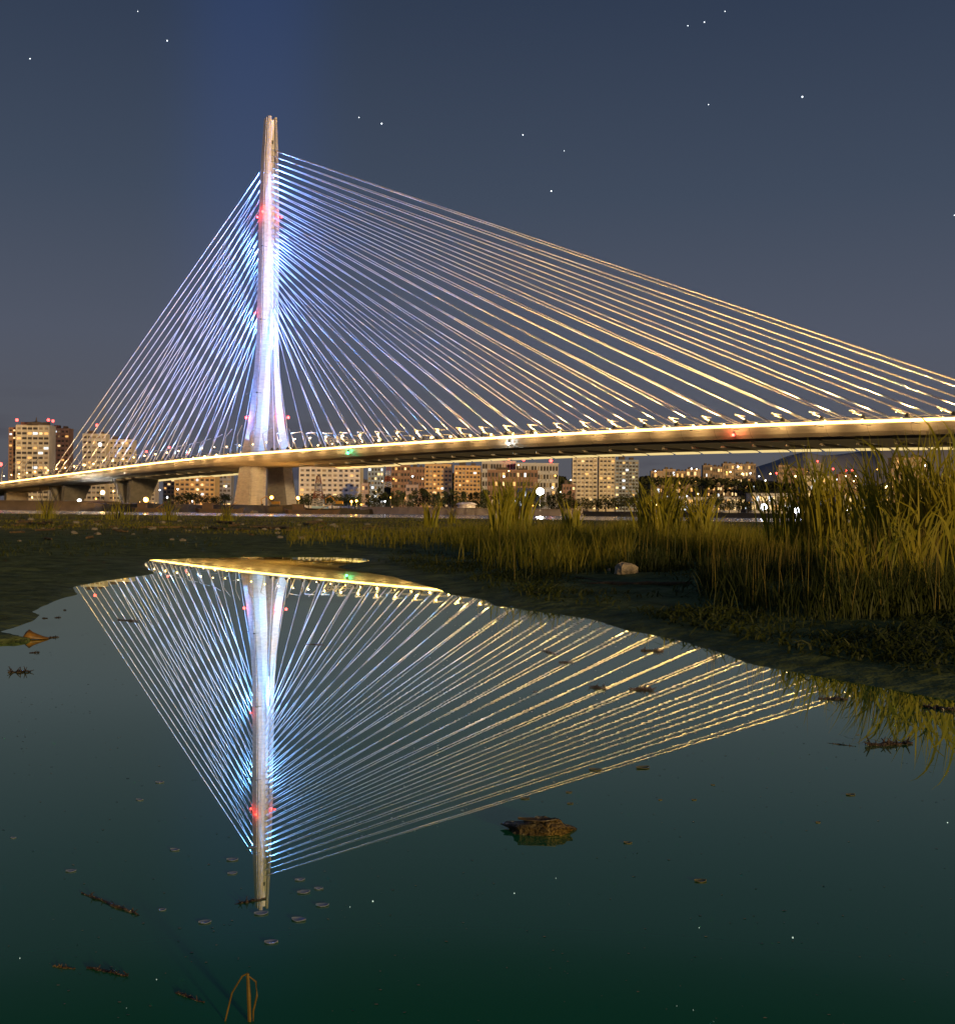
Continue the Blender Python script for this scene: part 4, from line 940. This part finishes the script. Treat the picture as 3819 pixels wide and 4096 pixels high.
def stone(px, py, wpx, hpx, label, name='stone', cat='stone', mt=None, group=None):
    c = on_ground(px, py); rx = wpx / F * c.y / 2; rz = hpx / F * c.y / 2
    m = rock_mb((c.x, c.y, c.z + rz * .55), rx, rx * .8, rz, px * .1)
    o = m.build(name, mt or M_stone, org=c, smooth=False); tag(o, label, cat, group)
def log(px0, py0, px1, py1, th, label, name='driftwood_log', mt=None, group=None, cat='driftwood', water=False):
    a = G(px0, py0, .0) if water else on_ground(px0, py0); b = G(px1, py1, .0) if water else on_ground(px1, py1)
    r_ = th / F * (a.y + b.y) / 4; m = MB(); pts = []; rs = []
    for k in range(9):
        u = k / 8; p = a.lerp(b, u); j = r_ * .9
        pts.append(p + Vector((random.uniform(-j, j), random.uniform(-j, j), (r_ * .25 if water else r_ * .7) + random.uniform(-.3, .3) * r_))); rs.append(r_ * (1 - .45 * abs(u - .4)) * random.uniform(.7, 1.15))
    m.tube(pts, rs, 7)
    o = m.build(name, mt or M_wood, org=a); tag(o, label, cat, group)
M_paler = mat('pale_boulder', (.58, .48, .32), .85, var=(.28, .24, .17), vscale=5, bump=.4, bscale=15)
stone(2505, 2300, 96, 66, 'large pale angular stone on the dark grassy bank', mt=M_paler)
stone(2320, 2335, 30, 16, 'small pale pebble left of the long log')
stone(2440, 2285, 26, 14, 'small white fragment left of the large pale stone')
stone(3070, 2305, 30, 20, 'pale leaf-shaped stone below the tall reeds')
stone(3390, 2360, 36, 14, 'tan flat stone low on the right bank')
stone(3435, 2350, 18, 10, 'tiny pale green stone on the right bank')
stone(2860, 2208, 28, 18, 'grey stone among the mid grass stems')
stone(2350, 2460, 30, 12, 'pale chip on the mud at the pool edge', mt=M_stone)
log(2330, 2345, 2760, 2338, 20, 'long straight log lying on the dark right bank')
log(2480, 2345, 2300, 2310, 9, 'thin bent branch left of the long log')
log(3050, 2375, 3250, 2400, 6, 'thin pale curved twig on the right bank')
log(3360, 2380, 3480, 2392, 6, 'thin pale twig near the right edge of the bank')
log(560, 2112, 850, 2112, 9, 'long pale driftwood plank on the far beach', mt=M_wood)
log(1000, 2055, 1130, 2050, 12, 'curved driftwood trunk on the far beach before the pylon', mt=M_wood)
log(1440, 2112, 1520, 2108, 8, 'short driftwood piece at the end of the far beach', mt=M_wood)
# beach debris line: sticks and stones, individually
n_ = 0
for px in sorted(random.uniform(0, 1500) for _ in range(70)):
    py = random.choice((random.gauss(2112, 12), random.uniform(2080, 2170)))
    py = min(max(py, 2080), 2185)
    n_ += 1
    zone = ('at far left', 'left of the pylon', 'before the pylon', 'right of the pylon')[min(3, int(px // 380))]
    if random.random() < .45:
        s_ = random.uniform(12, 30); stone(px, py, s_, s_ * .5, 'small pale stone %s, %s item of beach litter counted from the left' % (zone, ordw(n_)), group='litter along the strand line')
    else:
        ll = random.uniform(20, 80); log(px, py, px + ll, py + random.uniform(-5, 5), random.uniform(8, 14), 'driftwood stick %s, %s item of beach litter counted from the left' % (zone, ordw(n_)), 'driftwood_stick', group='litter along the strand line')
# floating rock-like husk
def leafmesh(c, ln, wd, ang, curl, seed, th=.004, z0=.004):
    m = MB(); rr = []; ca, sa = math.cos(ang), math.sin(ang)
    for k in range(9):
        u = k / 8; hw = wd / 2 * math.sin(math.pi * (u * .94 + .03)) ** .8 * (1 + .25 * mn.noise((u * 5 + seed, 0, 0)))
        x = (u - .5) * ln; zc = z0 + curl * (2 * u - 1) ** 2 + .3 * curl * mn.noise((u * 4, seed, 0)); ring = []
        for q, ww_ in ((-1, 1), (-.5, 1), (0, 1), (.5, 1), (1, 1)):
            yy = q * hw; ring.append((c[0] + x * ca - yy * sa, c[1] + x * sa + yy * ca, c[2] + zc + curl * .9 * q * q))
        for q in (1, .5, 0, -.5, -1):
            yy = q * hw; ring.append((c[0] + x * ca - yy * sa, c[1] + x * sa + yy * ca, c[2] + zc + curl * .9 * q * q - th))
        rr.append(ring)
    m.loft(rr); return m
c = G(2152, 3322); r = thing('floating_husk', c, 'large curled brown husk floating on the dark pool', 'husk')
m = rock_mb((c.x, c.y, .002), .104, .062, .031, 3.3, 28, 16, .45); m.build('body', M_wetrock, r, smooth=True)
m = rock_mb((c.x + .045, c.y - .02, .012), .052, .045, .024, 8.1, 18, 12, .5); m.build('lit_end', M_wetrock2, r, smooth=True)  # light on this end is put into its yellow colour
m = leafmesh((c.x - .005, c.y - .015, .036), .12, .03, -.1, .004, 2, .003, 0); m.build('top_flake', M_brownleaf, r)
# yellow leaf on the mud spit
c = G(140, 2556); r = thing('fallen_leaf', c, 'yellow curled leaf resting on the mud spit at left', 'leaf')
k_ = c.y / F
m = MB(); prof = [(-52, 0, 4), (-38, 30, 8), (-24, 44, 10), (-8, 30, 8), (12, 20, 6), (34, 10, 5), (50, 3, 3)]
m.loft([[(c.x + a_ * k_, c.y + .09, max(.004, b_ * k_ * .35)), (c.x + a_ * k_, c.y + .01, b_ * k_ * .8 + .006), (c.x + (a_ + 3) * k_, c.y - .07, d_ * k_ * .5 + .004), (c.x + (a_ + 1) * k_, c.y - .02, .001)] for a_, b_, d_ in prof])
ob = m.build('blade', M_leafy, r, smooth=True)
def floater(px, py, ln, th, ang, label, mt=M_wetwood, bits=4):
    c = G(px, py); k_ = c.y / F; r_ = max(.003, th * k_ / 2); L_ = ln * k_ / 2
    ca, sa = math.cos(ang), math.sin(ang)
    a = Vector((c.x - L_ * ca, c.y - L_ * sa, r_ * .2)); b = Vector((c.x + L_ * ca, c.y + L_ * sa, r_ * .2)); m = MB(); n2 = 12
    pts = [a.lerp(b, u / n2) + Vector((random.uniform(-1, 1) * r_ * .6, random.uniform(-1, 1) * r_ * .6, random.uniform(-.4, .6) * r_)) for u in range(n2 + 1)]
    m.tube(pts, [r_ * random.uniform(.55, 1.3) * (1 - .5 * abs(2 * u / n2 - 1)) for u in range(n2 + 1)], 7)
    for q in range(bits):
        p = a.lerp(b, random.random()); d = Vector((random.uniform(-1, 1), random.uniform(-1, 1), random.uniform(.3, 1))).normalized(); m.tube([p, p + d * r_ * random.uniform(2, 4)], [r_ * .45, r_ * .15], 5)
    o = m.build('floating_debris', mt, org=c); tag(o, label, 'debris', 'debris floating on the pool')
# screen slope to ground angle: sticks drift obliquely
def fl2(x0, y0, x1, y1, th, label, mt=M_wetwood, bits=4):
    a = G(x0, y0); b = G(x1, y1); c = (a + b) / 2; ang = math.atan2(b.y - a.y, b.x - a.x)
    pyc = (y0 + y1) / 2; ln = (b - a).length / (c.y / F)
    floater((x0 + x1) / 2, pyc, ln, th, ang, label, mt, bits)
fl2(325, 3572, 553, 3660, 14, 'longest floating stick with wet glinting knots at lower left', bits=9)
fl2(350, 3872, 512, 3905, 16, 'floating stick just right of the short pale one at bottom left', bits=6)
fl2(213, 3866, 300, 3876, 11, 'short pale reddish stick at the bottom left corner', mt=M_wood, bits=3)
fl2(705, 3972, 818, 4012, 13, 'floating stick near the bent reed at the bottom', bits=5)
fl2(942, 3618, 1062, 3596, 13, 'glinting stick lying across the reflected pylon tip', bits=6)
fl2(475, 2480, 550, 2486, 9, 'dark slim debris among the leftmost cable reflections')
fl2(1220, 2577, 1300, 2580, 5, 'thin straight black twig right of the reflected pylon')
fl2(2165, 2600, 2225, 2620, 9, 'small black weed clump in the middle cable reflections', bits=9)
fl2(2565, 2603, 2655, 2606, 12, 'dark leafy mat close under the right mud edge', bits=10)
fl2(2520, 2757, 2610, 2762, 14, 'dark leafy mat at the tips of the right cable reflections', bits=10)
fl2(2360, 2750, 2425, 2755, 13, 'spiky weed clump left of the dark leafy mat', bits=12)
fl2(2235, 2650, 2290, 2650, 9, 'small flat weed between two spiky clumps', bits=6)
fl2(3270, 2795, 3390, 2798, 12, 'dark weed mat below the right reed reflections', bits=10)
fl2(3305, 2972, 3420, 2986, 5, 'slender straight twig left of the big dark bundle')
fl2(3465, 2985, 3650, 2975, 22, 'big dark bundle of twigs below the right reed reflections', bits=16)
fl2(3690, 2828, 3819, 2845, 20, 'long dark mud-coloured log at the right edge of the pool', bits=4)
fl2(38, 2690, 125, 2688, 13, 'ragged floating weed at the left edge of the pool', bits=10)
fl2(120, 2612, 160, 2610, 7, 'small cross-shaped twig under the yellow leaf', bits=6)
fl2(200, 2551, 235, 2549, 8, 'stubby dark chip right of the yellow leaf', bits=1)
fl2(222, 2471, 245, 2470, 6, 'tiny dark chip beside the left mud edge', bits=1)
fl2(170, 2473, 193, 2474, 5, 'tiny flat chip at the left shore', bits=1)
fl2(255, 2441, 266, 2441, 5, 'tiny dark speck above the left chips', bits=1)
fl2(2130, 3365 - 600, 2150, 2768, 4, 'tiny dark twig left of the spiky weed clump', bits=2)
# wet leaves floating, catching light
lv = [(700, 3400, 40), (640, 3130, 34), (560, 3330 - 130, 30), (930, 3440, 46), (930, 3494, 40), (1010, 3390, 34), (1200, 3520, 40), (1215, 3570, 52), (1275, 3555, 36), (1195, 3680, 60), (1045, 3655, 56), (820, 3690, 50), (1085, 3770, 54),
      (650, 3640, 30), (1290, 3622, 52), (2380, 3080, 50), (2570, 3072, 60), (2100, 3195, 36), (2275, 3170, 26), (2280, 3215, 26), (2775, 3200, 22), (2510, 3372, 34), (3400, 3180, 40), (3270, 3290, 24), (2800, 3525, 50), (55, 3352, 22), (285, 3485, 40), (2640, 3200, 18), (2850, 3140, 16), (3430, 2940, 14)]
for i, (px, py, wd) in enumerate(sorted(lv)):
    c = G(px, py); k_ = c.y / F
    m = leafmesh((c.x, c.y, 0), wd * k_, wd * k_ * .8, random.uniform(-.2, .5), wd * k_ * .05, i, .0015, .001)
    side = 'by the reflected pylon tip' if px < 1400 else 'on the open pool at right'
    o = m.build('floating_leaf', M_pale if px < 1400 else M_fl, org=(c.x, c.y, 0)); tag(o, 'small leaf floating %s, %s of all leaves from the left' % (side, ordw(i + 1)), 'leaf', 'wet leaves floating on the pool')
# fine flecks of scum on the surface
v, f = [], []
for k in range(900):
    yy = 2.2 * (12 / 2.2) ** random.random(); px = random.uniform(-100, 3900); x = (px - CX) / F * yy; s_ = random.uniform(.0008, .0026) * (.6 + yy * .22); a = random.uniform(0, 6.28); n0 = len(v)
    for q in range(4): v.append((x + math.cos(a + q * 1.57) * s_ * random.uniform(.5, 2.2), yy + math.sin(a + q * 1.57) * s_ * random.uniform(.5, 1.5), .0012))
    f.append((n0, n0 + 1, n0 + 2, n0 + 3))
me = bpy.data.meshes.new('surface_scum'); me.from_pydata(v, [], f); me.materials.append(M_stone); o = bpy.data.objects.new('surface_scum', me); col.objects.link(o)
tag(o, 'tiny pale flecks of scum floating on the dark pool', 'scum', kind='stuff')
# bent reed at the bottom edge
c = G(985, 4085); r = thing('bent_reed', c, 'bent yellow reed rising from the water at the bottom edge', 'reed plant'); k_ = c.y / F
def pk(px, h_, dy=0): return Vector(((px - CX) / F * (c.y + dy), c.y + dy, h_))
m = MB(); m.tube([pk(915, -.02), pk(950, .055), pk(990, .088), pk(1012, .094)], [.0015, .0018, .0018, .0015], 6); m.build('stalk', M_strw, r)
m = MB(); m.tube([pk(1012, .094), pk(1018, .05), pk(1024, -.02)], [.003, .004, .0035], 6); m.build('folded_leaf', M_strw, r)
m = MB(); m.tube([pk(1012, .09), pk(1045, .078), pk(1050, .05), pk(1036, .02), pk(1038, -.02)], [.0012, .002, .002, .002, .0015], 6); m.build('curled_leaf', M_strw, r)

# ------------------------------------------------------------------ stars
M_star = mat('star_light', (1, 1, 1), .5, emit=(.75, .88, 1), es=3)
for i, (sx, sy, q, lab) in enumerate([(325, 79, 1, 'star high in the sky at upper left'), (59, 114, .8, 'faint star near the left edge of the sky'), (741, 240, 1.2, 'bright star right of the pylon top'), (697, 228, .6, 'faint star beside the bright one right of the pylon top'),
        (1557, 188, 1.4, 'brightest star in the upper right sky'), (1070, 371, 1, 'star above the middle of the longest cables'), (1015, 262, .8, 'faint star in the middle of the sky'), (1367, 43, .8, 'right one of the pair of stars at the top'), (1335, 50, .6, 'left one of the pair of stars at the top'),
        (1407, 22, .6, 'topmost faint star in the right half'), (1375, 203, .6, 'faint star left of the brightest one'), (268, 22, .5, 'faint star touching the top edge at left'), (1852, 418, .7, 'star at the right edge of the sky'), (1095, 293, .4, 'faintest star in the middle of the sky')]):
    p = P(sx * 2.06, sy * 2.06, 12000); m = MB(); m.sphere(p, 7 * q ** .7, 8, 5); o = m.build('star', M_star, org=p); tag(o, lab, 'star', 'stars')

for r in ROOTS:
    if '_o' in r.keys(): del r['_o']
